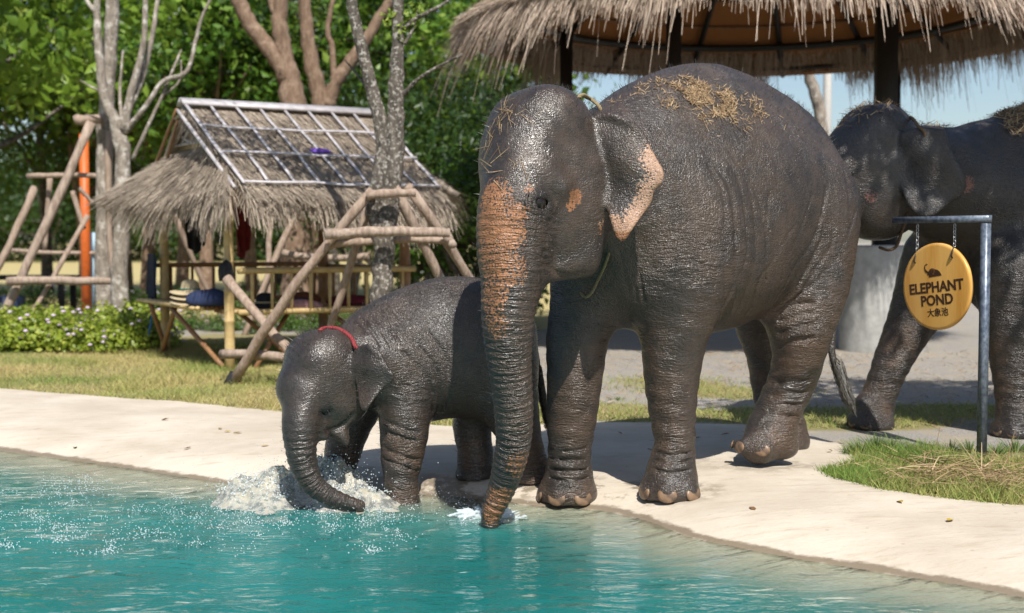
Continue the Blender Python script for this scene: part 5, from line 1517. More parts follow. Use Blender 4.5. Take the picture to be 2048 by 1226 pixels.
# big forked trunks behind the ridge of the hut
dC = 22.5
tree_stems('forked_tree', 'large brown forked trunk behind the hut roof ridge', [
    ground_start([(594, 480, dC, .26), (592, 330, dC, .25), (588, 215, dC, .235), (577, 150, dC, .19), (568, 105, dC, .13), (562, 70, dC, .07)]),
    pts([(578, 160, dC, .17), (545, 105, dC, .15), (508, 60, dC, .14), (478, 0, dC, .13), (455, -80, dC, .11)]), pts([(575, 150, dC, .17), (566, 90, dC, .15), (558, 40, dC, .14), (566, -20, dC, .12), (575, -120, dC, .1)]), pts([(560, 45, dC, .07), (545, 15, dC, .06), (535, -30, dC, .05)])], M_BARK_B, dC)
tree_stems('brown_tree', 'slender brown trunk with two stems behind the hut roof', [
    ground_start([(640, 480, dC + 1, .16), (640, 300, dC + 1, .16), (640, 205, dC + 1, .16), (622, 120, dC + 1, .14), (612, 40, dC + 1, .12), (605, -60, dC + 1, .1)]),
    pts([(655, 215, dC + 1, .14), (672, 165, dC + 1, .13), (710, 110, dC + 1, .12), (745, 60, dC + 1, .10), (785, -10, dC + 1, .08)]), pts([(668, 200, dC + 1, .06), (665, 100, dC + 1, .055), (655, 60, dC + 1, .05), (668, -10, dC + 1, .04)])], M_BARK_B, dC)
tree_stems('leaning_trunk', 'bare leaning trunk seen between pavilion fringe and elephants', [
    ground_start([(1652, 400, 24, .12), (1640, 235, 24, .11), (1632, 195, 24, .11), (1618, 150, 24, .10), (1606, 90, 24, .09), (1595, 0, 24, .06)])], M_BARK_P, 24)
mb = MB(); b0 = on_z(1651, 560, 0); b0 = at(1651, 480, 32); b0[2] = -.1
mb.tube(np.array([[*b0, .12], [b0[0], b0[1], 9.0, .09]]), 10); tag(mb.build('utility_pole', simple('pole_concrete', (0.5, 0.48, 0.45), .8, .2), None, b0, True), 'pale concrete pole far behind the pavilion', 'pole')
# shade tree beyond the right edge of the view: its leaves dapple the elephant by the sign
st_ = thing('shade_tree', 'spreading tree at the right of the pond throwing dappled shade', 'tree', (6.6, 8.2, 0))
me, C = crown_mesh('crown', M_LEAF[0], 52, 140, (2.6, 2.0, 1.0), .15, 91, .1)
o = obj('crown', me, st_, (-1.75, -.45, 5.2)); o['kind'] = 'stuff'
mb = MB(); limbs(mb, np.array([0, 0, -.1]), 5.0, .2, C + np.array([-1.75, -.45, 5.2]), np.random.default_rng(9), 12); mb.build('trunk', M_BARK, st_, smooth=True)

# ------------------------------------------------------------------ log frames that prop the trees
def frame(name, label, logs, d_mat=M_LOG):
    P0 = np.array([a for a, b, r in logs] + [b for a, b, r in logs]); base = P0.mean(0); base[2] = 0
    t = thing(name, label, 'log frame', base)
    for a, b, r in logs:
        mb = MB(); log(mb, a, b, r); o = mb.build('log', d_mat, t, base, True); o.location = (0, 0, 0)
    return t, base
def toground(p1, p2):
    """extend the line from p1 through p2 down to the ground"""
    p1, p2 = np.asarray(p1, float), np.asarray(p2, float)
    d = (p2 - p1) / (p1[2] - p2[2]); return p1 + d * (p1[2] + .05)
d = 12.7
A1 = at(731, 398, d - .1); F1 = on_z(458, 768, 0)
L = [(F1 + (0, 0, -.03), A1 + unit(A1 - F1) * .12, .06), (at(452, 556, 13.45), at(585, 712, 12.95), .062), (at(444, 708, 13.28), at(600, 719, 12.9), .056),
     (at(650, 469, d - .25), at(900, 466, d - .2), .058), (at(655, 487, d), at(905, 480, d + .3), .05), (at(732, 392, d - .22), at(832, 386, d - .2), .052), (at(815, 372, d + .1), at(835, 402, d + .2), .05),
     (at(788, 372, d), toground(at(788, 372, d), at(880, 555, d + .4)), .06), (at(826, 385, d + .1), toground(at(826, 385, d + .1), at(930, 560, d + .6)), .058), (at(740, 400, d + .1), toground(at(740, 400, d + .1), at(664, 640, d + .5)), .05), (at(890, 466, d + .2), at(905, 490, d - .2), .05)]
tf, tfb = frame('log_frame', 'tripod of weathered logs propping the two-stemmed tree before the hut', L)
mb = MB(); mb.tube(np.array([[*(F1 + (0, 0, -.04)), .075], [*(F1 + unit(A1 - F1) * .13), .07]]), 10); o = mb.build('foot_wrap', M_DARK, tf, tfb); o.location = (0, 0, 0)
d = 20
L = [(at(182, 245, d), toground(at(182, 245, d), at(60, 510, d - .3)), .085), (at(12, 562, d - .6), at(238, 563, d - .3), .075), (at(55, 352, d + .4), at(218, 352, d + .3), .05), (at(70, 372, d + .5), toground(at(70, 372, d + .5), at(8, 490, d + .3)), .07),
     (at(145, 382, d), at(168, 458, d), .045), (at(175, 430, d), toground(at(175, 430, d), at(70, 615, d - .4)), .045), (at(150, 240, d), at(205, 238, d), .09), (at(158, 375, d + .2), at(185, 405, d + .3), .04),
     (at(218, 262, d + .1), toground(at(218, 262, d + .1), at(245, 620, d)), .062), (at(100, 355, d + .6), at(90, 500, d + .6), .05), (at(20, 500, d + 2), at(260, 505, d + 2), .04)]
frame('log_frame', 'tall log prop frame at the mottled trunk beside the flower bushes', L)
mb = MB(); q = at(172, 545, 22); q[2] = -.05; mb.tube(np.array([[*q, .085], [q[0], q[1], at(172, 268, 22)[2], .08]]), 12)
tag(mb.build('orange_post', simple('orange_paint', (0.62, 0.13, 0.02), .5, .2), None, q, True), 'bright orange post behind the log prop frame', 'post')
mb = MB(); q = at(185, 490, 22.4); mb.box(q, np.eye(3), (.11, .02, .22)); mb.box(q - (0, 0, .65), np.eye(3), (.02, .019, .5)); tag(mb.build('blue_notice', simple('pale_blue', (0.35, 0.5, 0.62), .6, .2), None, q), 'pale blue notice board next to the orange post', 'sign')
# props behind, right of the hut: two thin stakes
for a, b, r, lab in (((541, 430), (541, 560), .05, 'thin upright stake behind the hut seen under the roof'), ((590, 425), (555, 510), .06, 'slanting pole behind the hut seen under the roof'), ((383, 500), (350, 430), .05, 'short slanting stick behind the hut bench')):
    p, q = at(*a, 20.5), at(*b, 20.3); q = toground(p, q) if p[2] > q[2] else q; p = p if p[2] > q[2] else p
    if p[2] < q[2]: p, q = q, toground(q, p)
    mb = MB(); log(mb, p, q, r); tag(mb.build('wood_stake', M_LOG, None, q, True), lab, 'stake')
mb = MB(); log(mb, at(560, 505, 21), at(740, 512, 20.6), .07); mb2 = mb
tag(mb.build('fallen_log', M_LOG, None, at(560, 505, 21), True), 'grey log lying across behind the hut railing', 'log')
# seats and a table far left
q = at(45, 560, 26)
t = thing('picnic_table', 'dark low table standing on the dry field behind the log frame', 'table', (q[0], q[1], 0))
mb = MB(); mb.box((0, 0, .72), np.eye(3), (1.1, .45, .04)); mb.build('table_top', M_DARK, t)
for sx in (-.9, .9):
    for sy in (-.35, .35): mb = MB(); mb.box((sx, sy, .33), np.eye(3), (.05, .05, .38)); mb.build('leg', M_DARK, t)
mb = MB(); mb.box((0, -.75, .2), np.eye(3), (.45, .3, .2)); o = mb.build('blue_crate', simple('blue_plastic', (0.015, 0.03, 0.08), .6, .3), None); o.location = (q[0], q[1] - .6, 0); tag(o, 'dark blue crate in front of the low table', 'crate')

# ------------------------------------------------------------------ flower bushes
M_BUSH = leaf_mat('bush_leaf', (0.14, 0.21, 0.02), (0.28, 0.36, 0.04), (0.48, 0.50, 0.09), .4)
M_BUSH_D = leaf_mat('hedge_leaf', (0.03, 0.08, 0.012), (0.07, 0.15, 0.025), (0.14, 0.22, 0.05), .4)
M_PETAL = simple('lilac_petals', (0.62, 0.50, 0.66), .7, .25, 40)
def bush_mesh(name, mat, seed, n=1500, rad=(.55, .4, .36), size=.055, flowers=11):
    rg = np.random.default_rng(seed)
    d = rg.normal(size=(n, 3)); d /= np.linalg.norm(d, axis=1, keepdims=True); d[:, 2] = np.abs(d[:, 2])
    r = rg.random(n) ** .4 * (.6 + .6 * vnoise(d * 2 + 3, 1.6, seed)); P = d * r[:, None] * np.array(rad) + (0, 0, .03)
    mb = MB(); leaf_cards(mb, P, rg.uniform(.6, 1.3, n) * size, d * .7 + rg.normal(size=(n, 3)) * .6 + (0, 0, .4), .3, .65, tone=np.clip(.5 + rg.normal(size=n) * .25, 0, 1))
    me = np_mesh(name, np.vstack(mb.V), np.vstack(mb.T), False, {'tone': np.concatenate(mb.A['tone'])}, [mat])
    fb = MB(); sv, sq_, stt = uvsphere(6, 4)
    for i in rg.choice(np.where(r > .7)[0], flowers):
        fb.add(P[i] * 1.06 + (0, 0, .03) + sv * np.array([.024, .024, .014]), sq_, stt)
    mb = MB()
    for i in range(9):
        a = rg.uniform(0, 6.28); e = np.array([math.cos(a) * rad[0] * .6, math.sin(a) * rad[1] * .6, rad[2] * .8]); mb.tube(np.array([[0, 0, -.04, .008], [*(e * .5), .006], [*e, .003]]), 5)
    return me, np_mesh('flower', np.vstack(fb.V), [np.vstack(fb.Q), np.vstack(fb.T)], True, None, [M_PETAL]), np_mesh('stem', np.vstack(mb.V), [np.vstack(mb.Q), np.vstack(mb.T)], True, None, [M_BARK_D])
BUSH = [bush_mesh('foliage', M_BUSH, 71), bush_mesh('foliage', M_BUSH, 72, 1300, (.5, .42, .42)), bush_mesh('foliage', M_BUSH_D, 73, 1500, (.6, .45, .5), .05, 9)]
def bush(p, kind, sc, label, group, rz=None):
    f_, fl, s_ = BUSH[kind]; z = land_z(np.array([p[0]]), np.array([p[1]]))[0]
    t = thing('flower_bush', label, 'bush', (p[0], p[1], z), group, RNG.uniform(0, 6.28) if rz is None else rz)
    t.scale = (sc,) * 3
    o = obj('foliage', f_, t); o['kind'] = 'stuff'
    o = obj('flower', fl, t); o['kind'] = 'stuff'; obj('stem', s_, t)
rgb = np.random.default_rng(8)
for i in range(16):
    u = i / 15; p = on_z(-30 + 330 * u + rgb.normal() * 8, 703 - 10 * rgb.random() - (16 if i % 2 else 0), 0)
    bush(p, i % 2, rgb.uniform(1.1, 1.6), 'yellow-green flowering bush in the row left of the hut', 'flowering bushes left of the hut')
for i in range(14):
    p = on_z(20 + 640 * i / 13 + rgb.normal() * 15, 628 - rgb.random() * 34, 0)
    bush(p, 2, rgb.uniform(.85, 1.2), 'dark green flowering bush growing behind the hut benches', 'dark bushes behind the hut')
for i in range(8):
    p = on_z(330 + 350 * i / 7 + rgb.normal() * 10, 668 - rgb.random() * 10, 0)
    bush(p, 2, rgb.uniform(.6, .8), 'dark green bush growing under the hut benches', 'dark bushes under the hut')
# ------------------------------------------------------------------ the big round thatched pavilion
PC = np.array([3.4, 18.0]); PR = 4.05; PEZ = 4.40; PH = 2.7
pav = thing('thatched_pavilion', 'big round pavilion with shaggy straw roof on steel posts', 'pavilion', (*PC, 0))
M_DSTEEL = simple('dark_steel', (0.018, 0.016, 0.015), .55, .3)
NS = 40
ang = np.arange(NS + 1) * 2 * math.pi / NS
def cone(a, t_): return np.stack([PR * t_ * np.cos(a), PR * t_ * np.sin(a), PEZ + PH * (1 - t_)], -1)
mb = MB(); tt = np.linspace(.02, 1, 12)
A2, T2 = np.meshgrid(ang[:-1], tt, indexing='ij')
Vt = cone(A2, T2).reshape(-1, 3); Vb = Vt - np.array([0, 0, .17]); m = len(Vt); k = len(tt)
i = np.arange(NS)[:, None] * k + np.arange(k - 1)[None]; j = ((np.arange(NS) + 1) % NS)[:, None] * k + np.arange(k - 1)[None]
q = np.stack([i, j, j + 1, i + 1], -1).reshape(-1, 4)
e = np.arange(NS) * k + k - 1; e2 = ((np.arange(NS) + 1) % NS) * k + k - 1
mb.add(Vt, q[:, ::-1], tone=.4); o = mb.build('roof_shell', M_THATCH2, pav)
mb = MB(); mb.add(Vb, q); mb.build('roof_lining', M_UNDER, pav)
mb = MB()
n = 52000
front = RNG.random(n) < .75
a = np.where(front, RNG.uniform(-math.pi * 1.02, math.pi * .02, n), RNG.uniform(0, math.pi, n))
t_ = np.sqrt(RNG.uniform(.10, 1, n))
S = cone(a, t_); dv = np.stack([np.cos(a) * PR, np.sin(a) * PR, np.full(n, -PH)], 1); dv /= np.linalg.norm(dv, axis=1, keepdims=True)
N = np.stack([np.cos(a) * PH, np.sin(a) * PH, np.full(n, PR)], 1); N /= np.linalg.norm(N, axis=1, keepdims=True)
dd = dv + RNG.normal(size=(n, 3)) * .10; dd /= np.linalg.norm(dd, axis=1, keepdims=True)
L = np.minimum(RNG.uniform(.22, .45, n), (1.02 - t_) * 5 + .12)
strands(mb, S + N * .005, dd, N, L, RNG.uniform(.0032, .0075, n), .5 + RNG.normal(size=n) * .18 + .6 * (fbm(S, 2, 17) - .5), 0, RNG.uniform(.01, .06, n))
o = mb.build('thatch', M_THATCH2, pav); o['kind'] = 'stuff'
# the hanging eave, in depth, long and short straws
mb = MB(); m = 24000
a = np.where(RNG.random(m) < .7, RNG.uniform(-math.pi * 1.03, math.pi * .03, m), RNG.uniform(0, math.pi, m))
back = (np.sin(a) > .25) | (np.cos(a) > .9) & (np.sin(a) > 0)
t_ = np.where(back, RNG.uniform(.86, .955, m), 1 - RNG.uniform(0, .055, m))
gap = (vnoise(np.stack([np.cos(a) * 3, np.sin(a) * 3, 0 * a], 1), 2.2, 5))
S = cone(a, t_); S[:, 2] -= np.where(back, RNG.uniform(.17, .24, m), RNG.uniform(0, .16, m))
dv = np.stack([np.cos(a) * PR, np.sin(a) * PR, np.where(back, -PH * 4.0, -PH)], 1); dv /= np.linalg.norm(dv, axis=1, keepdims=True)
dd = dv + RNG.normal(size=(m, 3)) * .15; dd /= np.linalg.norm(dd, axis=1, keepdims=True)
N = np.stack([np.cos(a) * PH, np.sin(a) * PH, np.full(m, PR)], 1); N /= np.linalg.norm(N, axis=1, keepdims=True)
Ls = RNG.uniform(.16, .36, m) * (.5 + .9 * gap) * np.where(RNG.random(m) < .06, 1.9, 1) * np.where(back, .95 * (.1 + 1.3 * gap), 1)
strands(mb, S, dd, N, Ls, RNG.uniform(.003, .008, m), .52 + RNG.normal(size=m) * .25, RNG.uniform(.2, 1.0, m), 0, 4)
o = mb.build('eave_fringe', M_THATCH2, pav); o['kind'] = 'stuff'
# purlins, rafters, ring beams
for t_ in (.97, .86, .74, .62, .5, .38):
    mb = MB(); P = cone(ang, np.full(NS + 1, t_)) - np.array([0, 0, .21]); mb.tube(np.column_stack([P, np.full(NS + 1, .022)]), 6, False); mb.build('purlin', M_BAMBOO_D, pav)
for t_, r, z in ((.80, .055, .34), (.93, .035, .27)):
    mb = MB(); P = cone(ang, np.full(NS + 1, t_)) - np.array([0, 0, z]); mb.tube(np.column_stack([P, np.full(NS + 1, r)]), 4, False); mb.build('ring_beam', M_DSTEEL, pav)
for i in range(16):
    a = i * 2 * math.pi / 16 + .1; mb = MB(); p = cone(np.array(a), np.array(.97)) - (0, 0, .27); q = cone(np.array(a), np.array(.05)) - (0, 0, .27); mb.tube(np.array([[*p, .045], [*q, .045]]), 4); mb.build('rafter', M_DSTEEL, pav)
def pav_z(x, y): return PEZ + PH * (1 - np.hypot(x, y) / PR) - .24
vis = at(1768, 400, 17.2)
M_FOOT = simple('cast_concrete', (0.42, 0.42, 0.40), .8, .25, 9, .004)
for (x, y, r, ped) in ((vis[0], 17.2, .125, True), (at(1345, 400, 17.0)[0], 17.0, .09, False), (at(1132, 400, 19)[0], 19.0, .09, False), (at(1782, 400, 20.6)[0], 20.6, .10, False)):
    lx, ly = x - PC[0], y - PC[1]
    mb = MB(); mb.box((lx, ly, (pav_z(lx, ly) + .06) / 2 - .0), np.eye(3), (r, r, (pav_z(lx, ly) + .12) / 2 + .03)); mb.build('post', M_DSTEEL, pav)
    if ped:
        mb = MB(); k = 28; th = np.arange(k) * 2 * math.pi / k; rows = []
        for q, z in ((.56, -.05), (.56, 1.36), (.545, 1.40), (.0, 1.405)): rows.append(np.column_stack([lx + q * np.cos(th), ly + q * np.sin(th), np.full(k, z)]))
        i = np.arange(3)[:, None] * k; j = np.arange(k)[None]; kk = (j + 1) % k
        mb.add(np.vstack(rows), np.stack([i + j, i + kk, i + k + kk, i + k + j], -1).reshape(-1, 4)); mb.build('footing', M_FOOT, pav)
# ------------------------------------------------------------------ ropes, straw, splash, litter
def rope(name, label, P, r, mat, twist=3, pitch=.05):
    P = spline(np.asarray(P, float), 10); C = P[:, :3]
    seg = np.linalg.norm(np.diff(C, axis=0), axis=1); arc = np.concatenate([[0], np.cumsum(seg)])
    n = max(12, int(arc[-1] / .006)); s = np.linspace(0, arc[-1], n)
    C = np.column_stack([np.interp(s, arc, C[:, i]) for i in range(3)])
    T = np.gradient(C, axis=0); T /= np.linalg.norm(T, axis=1, keepdims=True)
    A_ = np.cross(T, np.array([.3, -.9, .2])); A_ /= np.linalg.norm(A_, axis=1, keepdims=True); B_ = np.cross(T, A_)
    mb = MB()
    for k in range(twist):
        ph = s / pitch * 2 * math.pi + k * 2 * math.pi / twist
        Q = C + (A_ * np.cos(ph)[:, None] + B_ * np.sin(ph)[:, None]) * r * .62
        mb.tube(np.column_stack([Q, np.full(n, r * .62)]), 6)
    o = mb.build(name, mat, None, C[n // 2], True); return tag(o, label, 'rope')
M_REDROPE = simple('red_rope', (0.27, 0.03, 0.035), .7, .3, 90); M_JUTE = simple('jute_rope', (0.30, 0.235, 0.125), .85, .4, 90); M_BROPE = simple('brown_rope', (0.16, 0.10, 0.06), .8, .4, 90)
def surf(hit, rows, d0, d1, lift=.006):
    return np.array([hit(a, b, d0, d1) + np.array([0, -lift, lift * .4]) for a, b in rows])
hitC, hitA = CALF[4]['hit'], ADULT[4]['hit']
rc = surf(hitC, [(642, 661), (655, 657), (670, 657), (686, 663), (698, 672), (706, 682), (711, 694)], 7.0, 8.4, .008)
rope('neck_rope', 'twisted red rope round the neck of the calf', np.vstack([rc[0] + (-.03, .1, -.10), rc[0] + (-.025, .05, -.03), rc, rc[-1] + (.02, .05, -.06), rc[-1] + (.02, .10, -.15)]), .0115, M_REDROPE)
ra = surf(hitA, [(1160, 194), (1176, 197), (1190, 206), (1200, 219)], 6.4, 8.4, .008)
rope('head_rope', 'pale straw rope behind the head of the big elephant', np.vstack([ra[0] + (-.08, .16, -.08), ra, ra[-1] + (.02, .06, -.08)]), .010, M_JUTE)
ra = surf(hitA, [(1216, 512), (1206, 540), (1194, 565)], 6.4, 8.4, .010)
rope('throat_rope', 'frayed jute rope hanging loose under the jaw of the big elephant', np.vstack([ra[0] + (.02, .05, .08), ra, at(1184, 584, ra[2][1] - .01), at(1171, 594, ra[2][1] + .02), at(1158, 580, ra[2][1] + .08), at(1150, 556, ra[2][1] + .2)]), .0075, M_JUTE)
V3 = THIRD[1]; d3 = lambda a, b, d: at(a, b, d)
def hit_mesh(V, N, a, b, d0):
    pxv, pyv = px_of(V); m = (np.hypot(pxv - a, pyv - b) < 9) & (N[:, 1] < .1)
    return V[m][V[m][:, 1].argmin()] if m.any() else at(a, b, d0)
rows = [hit_mesh(V3, THIRD[3], a, b, 9.6) + np.array([0, -.012, .006]) for a, b in ((1828, 232), (1836, 246), (1842, 262))]
rope('head_rope', 'tan rope over the neck of the elephant behind the sign', np.vstack([rows[0] + (-.04, .12, .0), rows, rows[-1] + (.03, .05, -.1)]), .010, M_BROPE)
rows = [hit_mesh(V3, THIRD[3], a, b, 9.6) + np.array([0, -.015, .0]) for a, b in ((1818, 440), (1808, 470), (1792, 492))]
rope('throat_rope', 'brown rope under the jaw of the elephant behind the sign', np.vstack([rows[0] + (.03, .05, .08), rows, rows[-1] + (-.05, .03, -.03), rows[-1] + (-.10, .10, -.01)]), .010, M_BROPE)

M_STRAW = straw_mat('loose_straw', (0.13, 0.08, 0.045), (0.32, 0.215, 0.12), (0.53, 0.40, 0.245))
def straw_on(name, label, V, N, w, n, L=(.02, .06), wd=.0022, lift=.012, up=(-.05, .25)):
    idx = RNG.choice(len(V), n, p=w / w.sum())
    P = V[idx] + N[idx] * .004; d = RNG.normal(size=(n, 3)); d -= N[idx] * (d * N[idx]).sum(1)[:, None]; d /= np.linalg.norm(d, axis=1, keepdims=True)
    mb = MB(); d = d + N[idx] * RNG.uniform(*up, n)[:, None]
    strands(mb, P, d, N[idx], RNG.uniform(*L, n), np.full(n, wd) * RNG.uniform(.6, 1.5, n), .5 + RNG.normal(size=n) * .28, 0, RNG.uniform(0, lift, n))
    o = mb.build(name, M_STRAW, None, V[idx].mean(0)); return tag(o, label, 'straw', kind='stuff')
AV, AN = ADULT[1], ADULT[3]
h = lambda a, b: hitA(a, b, 6.5, 9.5)
Bl = [(h(1300, 178), .10, .35), (h(1345, 170), .13, .8), (h(1390, 185), .16, 1.0), (h(1440, 205), .17, 1.0), (h(1475, 230), .12, .8), (h(1420, 240), .10, .6), (h(1510, 215), .12, .35), (h(1330, 200), .10, .4), (h(1560, 240), .1, .15), (h(1240, 195), .1, .12)]
w = blob_mask(AV, Bl) ** 1.5 * np.clip(AN[:, 2], 0, 1) * (.15 + (fbm(AV, 11, 33) > .5))
straw_on('straw_litter', 'chopped straw scattered over the back of the big elephant', AV, AN, w + 1e-9, 1900, (.012, .042), .0024)
w = blob_mask(AV, [(h(1010, 225), .10, 1.0), (h(990, 280), .08, .5), (h(1000, 330), .1, .25)]) * (AN[:, 1] < .3)
straw_on('straw_litter', 'few long straws caught on the forehead of the big elephant', AV, AN, w + 1e-9, 60, (.05, .15), .0018, .006, (-.12, .0))
TV, TN = THIRD[1], THIRD[3]; px3, py3 = px_of(TV)
w = (np.clip(TN[:, 2] - .1, 0, 1) * (TV[:, 0] > 3.72) * (TV[:, 2] > 2.25) + .25 * np.clip(TN[:, 2] - .35, 0, 1) * (TV[:, 2] > 2.3) * (TV[:, 0] < 3.3))
straw_on('hay_cover', 'brown hay lying thick on the back of the elephant behind the sign', TV, TN, w + 1e-9, 7000, (.03, .10), .003, .03)

# water thrown up by the calf
def splash_geo():
    """a churned heap of water: two ragged crests standing on the pond"""
    def crest(rows, d):
        P = np.array([at(a, b, d) for a, b in rows]); return P[:, 0], P[:, 2] - WATER_Z
    xs = np.arange(-1.92, -.66, .0085); ys = np.arange(7.28, 8.25, .0085)
    X, Y = np.meshgrid(xs, ys, indexing='ij'); P = P3(X, Y)
    cx, cz = crest([(425, 1012), (440, 975), (470, 955), (510, 945), (545, 938), (600, 940), (640, 922), (680, 918), (705, 930), (730, 952), (760, 980), (790, 1012)], 7.9)
    H1 = np.interp(X, cx, cz, 0, 0); y1 = 7.88 - .10 * sstep(-1.5, -1.9, X) + .05 * np.sin(X * 9)
    c2, z2 = crest([(600, 1020), (640, 985), (690, 965), (740, 972), (770, 990), (810, 1015)], 7.62)
    H2 = np.interp(X, c2, z2, 0, 0); y2 = 7.62 + .03 * np.sin(X * 14)
    c3, z3 = crest([(428, 1020), (460, 985), (520, 975), (580, 990), (620, 1020)], 7.68)
    H3 = np.interp(X, c3, z3, 0, 0); y3 = 7.68 + .04 * np.sin(X * 11 + 1)
    nz = fbm(P, 5.5, 77, 3).reshape(X.shape)
    def bell(y0, a, b): return np.where(Y < y0, sstep(0, 1, (Y - y0 + a * (.35 + 1.3 * nz)) / (a * (.35 + 1.3 * nz))), sstep(y0 + b, y0 + .01, Y))
    rid = lambda sc, sd: 1 - 2 * np.abs(fbm(P * np.array([1, .7, 1]), sc, sd, 4) - .5).reshape(X.shape)
    B = np.maximum.reduce([H1 * bell(y1, .28, .16), H2 * bell(y2, .20, .14), H3 * bell(y3, .22, .14)])
    R1, R2 = rid(7, 3), rid(19, 9)
    Z = B * (.60 + .42 * R1 ** 2 + .14 * R2 ** 2) * (.88 + .25 * fbm(P, 22, 5, 2).reshape(X.shape))
    Z = Z + .012 * (fbm(P, 30, 6, 3).reshape(X.shape) - .5) * (B > .01)
    nx, ny = X.shape; I = (np.arange(nx - 1)[:, None] * ny + np.arange(ny - 1)[None])
    Q = np.stack([I, I + ny, I + ny + 1, I + 1], -1).reshape(-1, 4)
    Q = Q[(Z.ravel()[Q] > .006).any(1)]
    V = P3(X + .05 * (fbm(P, 9, 15, 2).reshape(X.shape) - .5), Y + .10 * (fbm(P, 9, 16, 2).reshape(X.shape) - .5), WATER_Z - .004 + Z)
    return V, Q
def foam_mat():
    t = NT('churned_water'); co = t.gen()
    n = t.noise(co, 16, 5, .65); nf = t.noise(co, 60, 4, .6)
    c = t.mix(t.maprange(n, .35, .65), (0.50, 0.46, 0.36), (0.70, 0.72, 0.70))
    nr = t.bump(t.math('ADD', n, t.math('MULTIPLY', nf, .6)), .8, .015)
    d = t.pbr(c, .15, nr, .6)
    gg = t.n('BsdfGlossy', {0: (1, 1, 1), 1: .06, 'Normal': nr})
    gl = t.n('MixShader', {0: t.math('MULTIPLY', t.n('Fresnel', {0: 1.33, 'Normal': nr}), .9), 1: t.n('BsdfTransparent', {0: (0.80, 0.86, 0.82)}).outputs[0], 2: gg.outputs[0]})
    return t.done(t.n('MixShader', {0: t.maprange(n, .40, .62, .18, .78), 1: d.outputs[0], 2: gl.outputs[0]}))
M_FOAM = foam_mat()
V, Q = splash_geo()
o = obj('water_splash', np_mesh('water_splash', V - np.array([-1.2, 7.8, -.12]), Q, True, None, [M_FOAM]), None, (-1.2, 7.8, -.12)); tag(o, 'murky splash of water thrown up round the legs of the calf', 'splash', kind='stuff')
def drops_mat():
    t = NT('water_drops'); s = t.pbr((0.72, 0.80, 0.82), .05, None, .8); tr = t.n('BsdfTransparent', {0: (1, 1, 1)})
    return t.done(t.n('MixShader', {0: .42, 1: s.outputs[0], 2: tr.outputs[0]}))
def drops(name, label, P, r, stretch=1.0):
    n = len(P); V0 = np.array([[1, 0, 0], [-1, 0, 0], [0, 1, 0], [0, -1, 0], [0, 0, 1], [0, 0, -1]], float)
    T0 = np.array([(0, 2, 4), (2, 1, 4), (1, 3, 4), (3, 0, 4), (2, 0, 5), (1, 2, 5), (3, 1, 5), (0, 3, 5)])
    V = (P[:, None] + V0[None] * r[:, None, None] * np.array([1, 1, stretch])).reshape(-1, 3)
    T = (T0[None] + (np.arange(n) * 6)[:, None, None]).reshape(-1, 3)
    c = P.mean(0); o = obj(name, np_mesh(name, V - c, T, True, None, [M_DROP]), None, c); return tag(o, label, 'droplets', kind='stuff')
M_DROP = drops_mat()
rg = np.random.default_rng(6)
def on_water(n, cx, cy, sx, sy, hz):
    a = rg.normal(cx, sx, n); b = rg.normal(cy, sy, n)
    P = np.array([on_z(p, q, WATER_Z) for p, q in zip(a, b)]); P[:, 2] += .002 + np.abs(rg.normal(size=n)) * hz; return P
cl = []
for i in range(70):
    cx, cy = rg.uniform(-10, 820), rg.uniform(975, 1110)
    if cy - 975 < (430 - cx) * -.05: continue
    cl.append(on_water(int(rg.integers(14, 60)), cx, cy, rg.uniform(8, 30), rg.uniform(2, 6), .012))
P = np.vstack(cl + [on_water(420, 430, 1040, 230, 32, .03), on_water(260, 150, 985, 45, 10, .05), on_water(300, 620, 1040, 130, 12, .03)])
k = shore_s(P[:, 0], P[:, 1]) < -.02; P = P[k]
drops('water_drops', 'bright droplets raining on the pond left of the splash', P, rg.uniform(.0018, .0048, len(P)))
P = np.array([at(a, b, d) for a, b, d in zip(rg.normal(600, 95, 700), rg.normal(955, 30, 700), rg.normal(7.7, .12, 700))]); P = P[P[:, 2] > WATER_Z]
Q_ = V[(V[:, 2] > WATER_Z + .05) & (V[:, 1] > 7.4)]; Q_ = Q_[rg.choice(len(Q_), 900)] + np.abs(rg.normal(size=(900, 3))) * np.array([.0, .0, .018]) + rg.normal(size=(900, 3)) * np.array([.02, .01, 0])
P = np.vstack([P, Q_])
drops('splash_drops', 'spray of drops flying over the splash by the calf', P, np.concatenate([rg.uniform(.0015, .0045, len(P) - 900), rg.uniform(.002, .008, 900)]))
def trunk_splash():
    h = .008; c = on_z(982, 1034, WATER_Z); F = Field(c - (.30, .16, .04), c + (.26, .16, .12), h); g = np.random.default_rng(4)
    for i in range(46):
        a = g.uniform(0, 6.28); r0 = g.uniform(.03, .075); e = np.array([math.cos(a), math.sin(a) * .8, 0])
        L = g.uniform(.03, .13) * (1.5 if e[0] < 0 else 1)
        F.chain(np.array([[*(c + e * r0), .012], [*(c + e * (r0 + L * .6) + UP * g.uniform(.0, .05)), .007], [*(c + e * (r0 + L) + UP * g.uniform(-.01, .05)), .004]]), .015, 3)
    for i in range(40):
        q = c + g.normal(size=3) * np.array([.12, .05, .004]); F.ell(q, np.eye(3), (g.uniform(.01, .03), g.uniform(.008, .02), .007), .01)
    return F.mesh(), c
(V, Q), c = trunk_splash()
o = obj('trunk_splash', np_mesh('trunk_splash', V - c, Q, True, None, [M_DROP]), None, c); tag(o, 'little crown of water where the long trunk touches the pond', 'splash', kind='stuff')
drops('trunk_drops', 'white drops round the tip of the long trunk', on_water(330, 965, 1036, 42, 9, .03), rg.uniform(.0016, .004, 330))
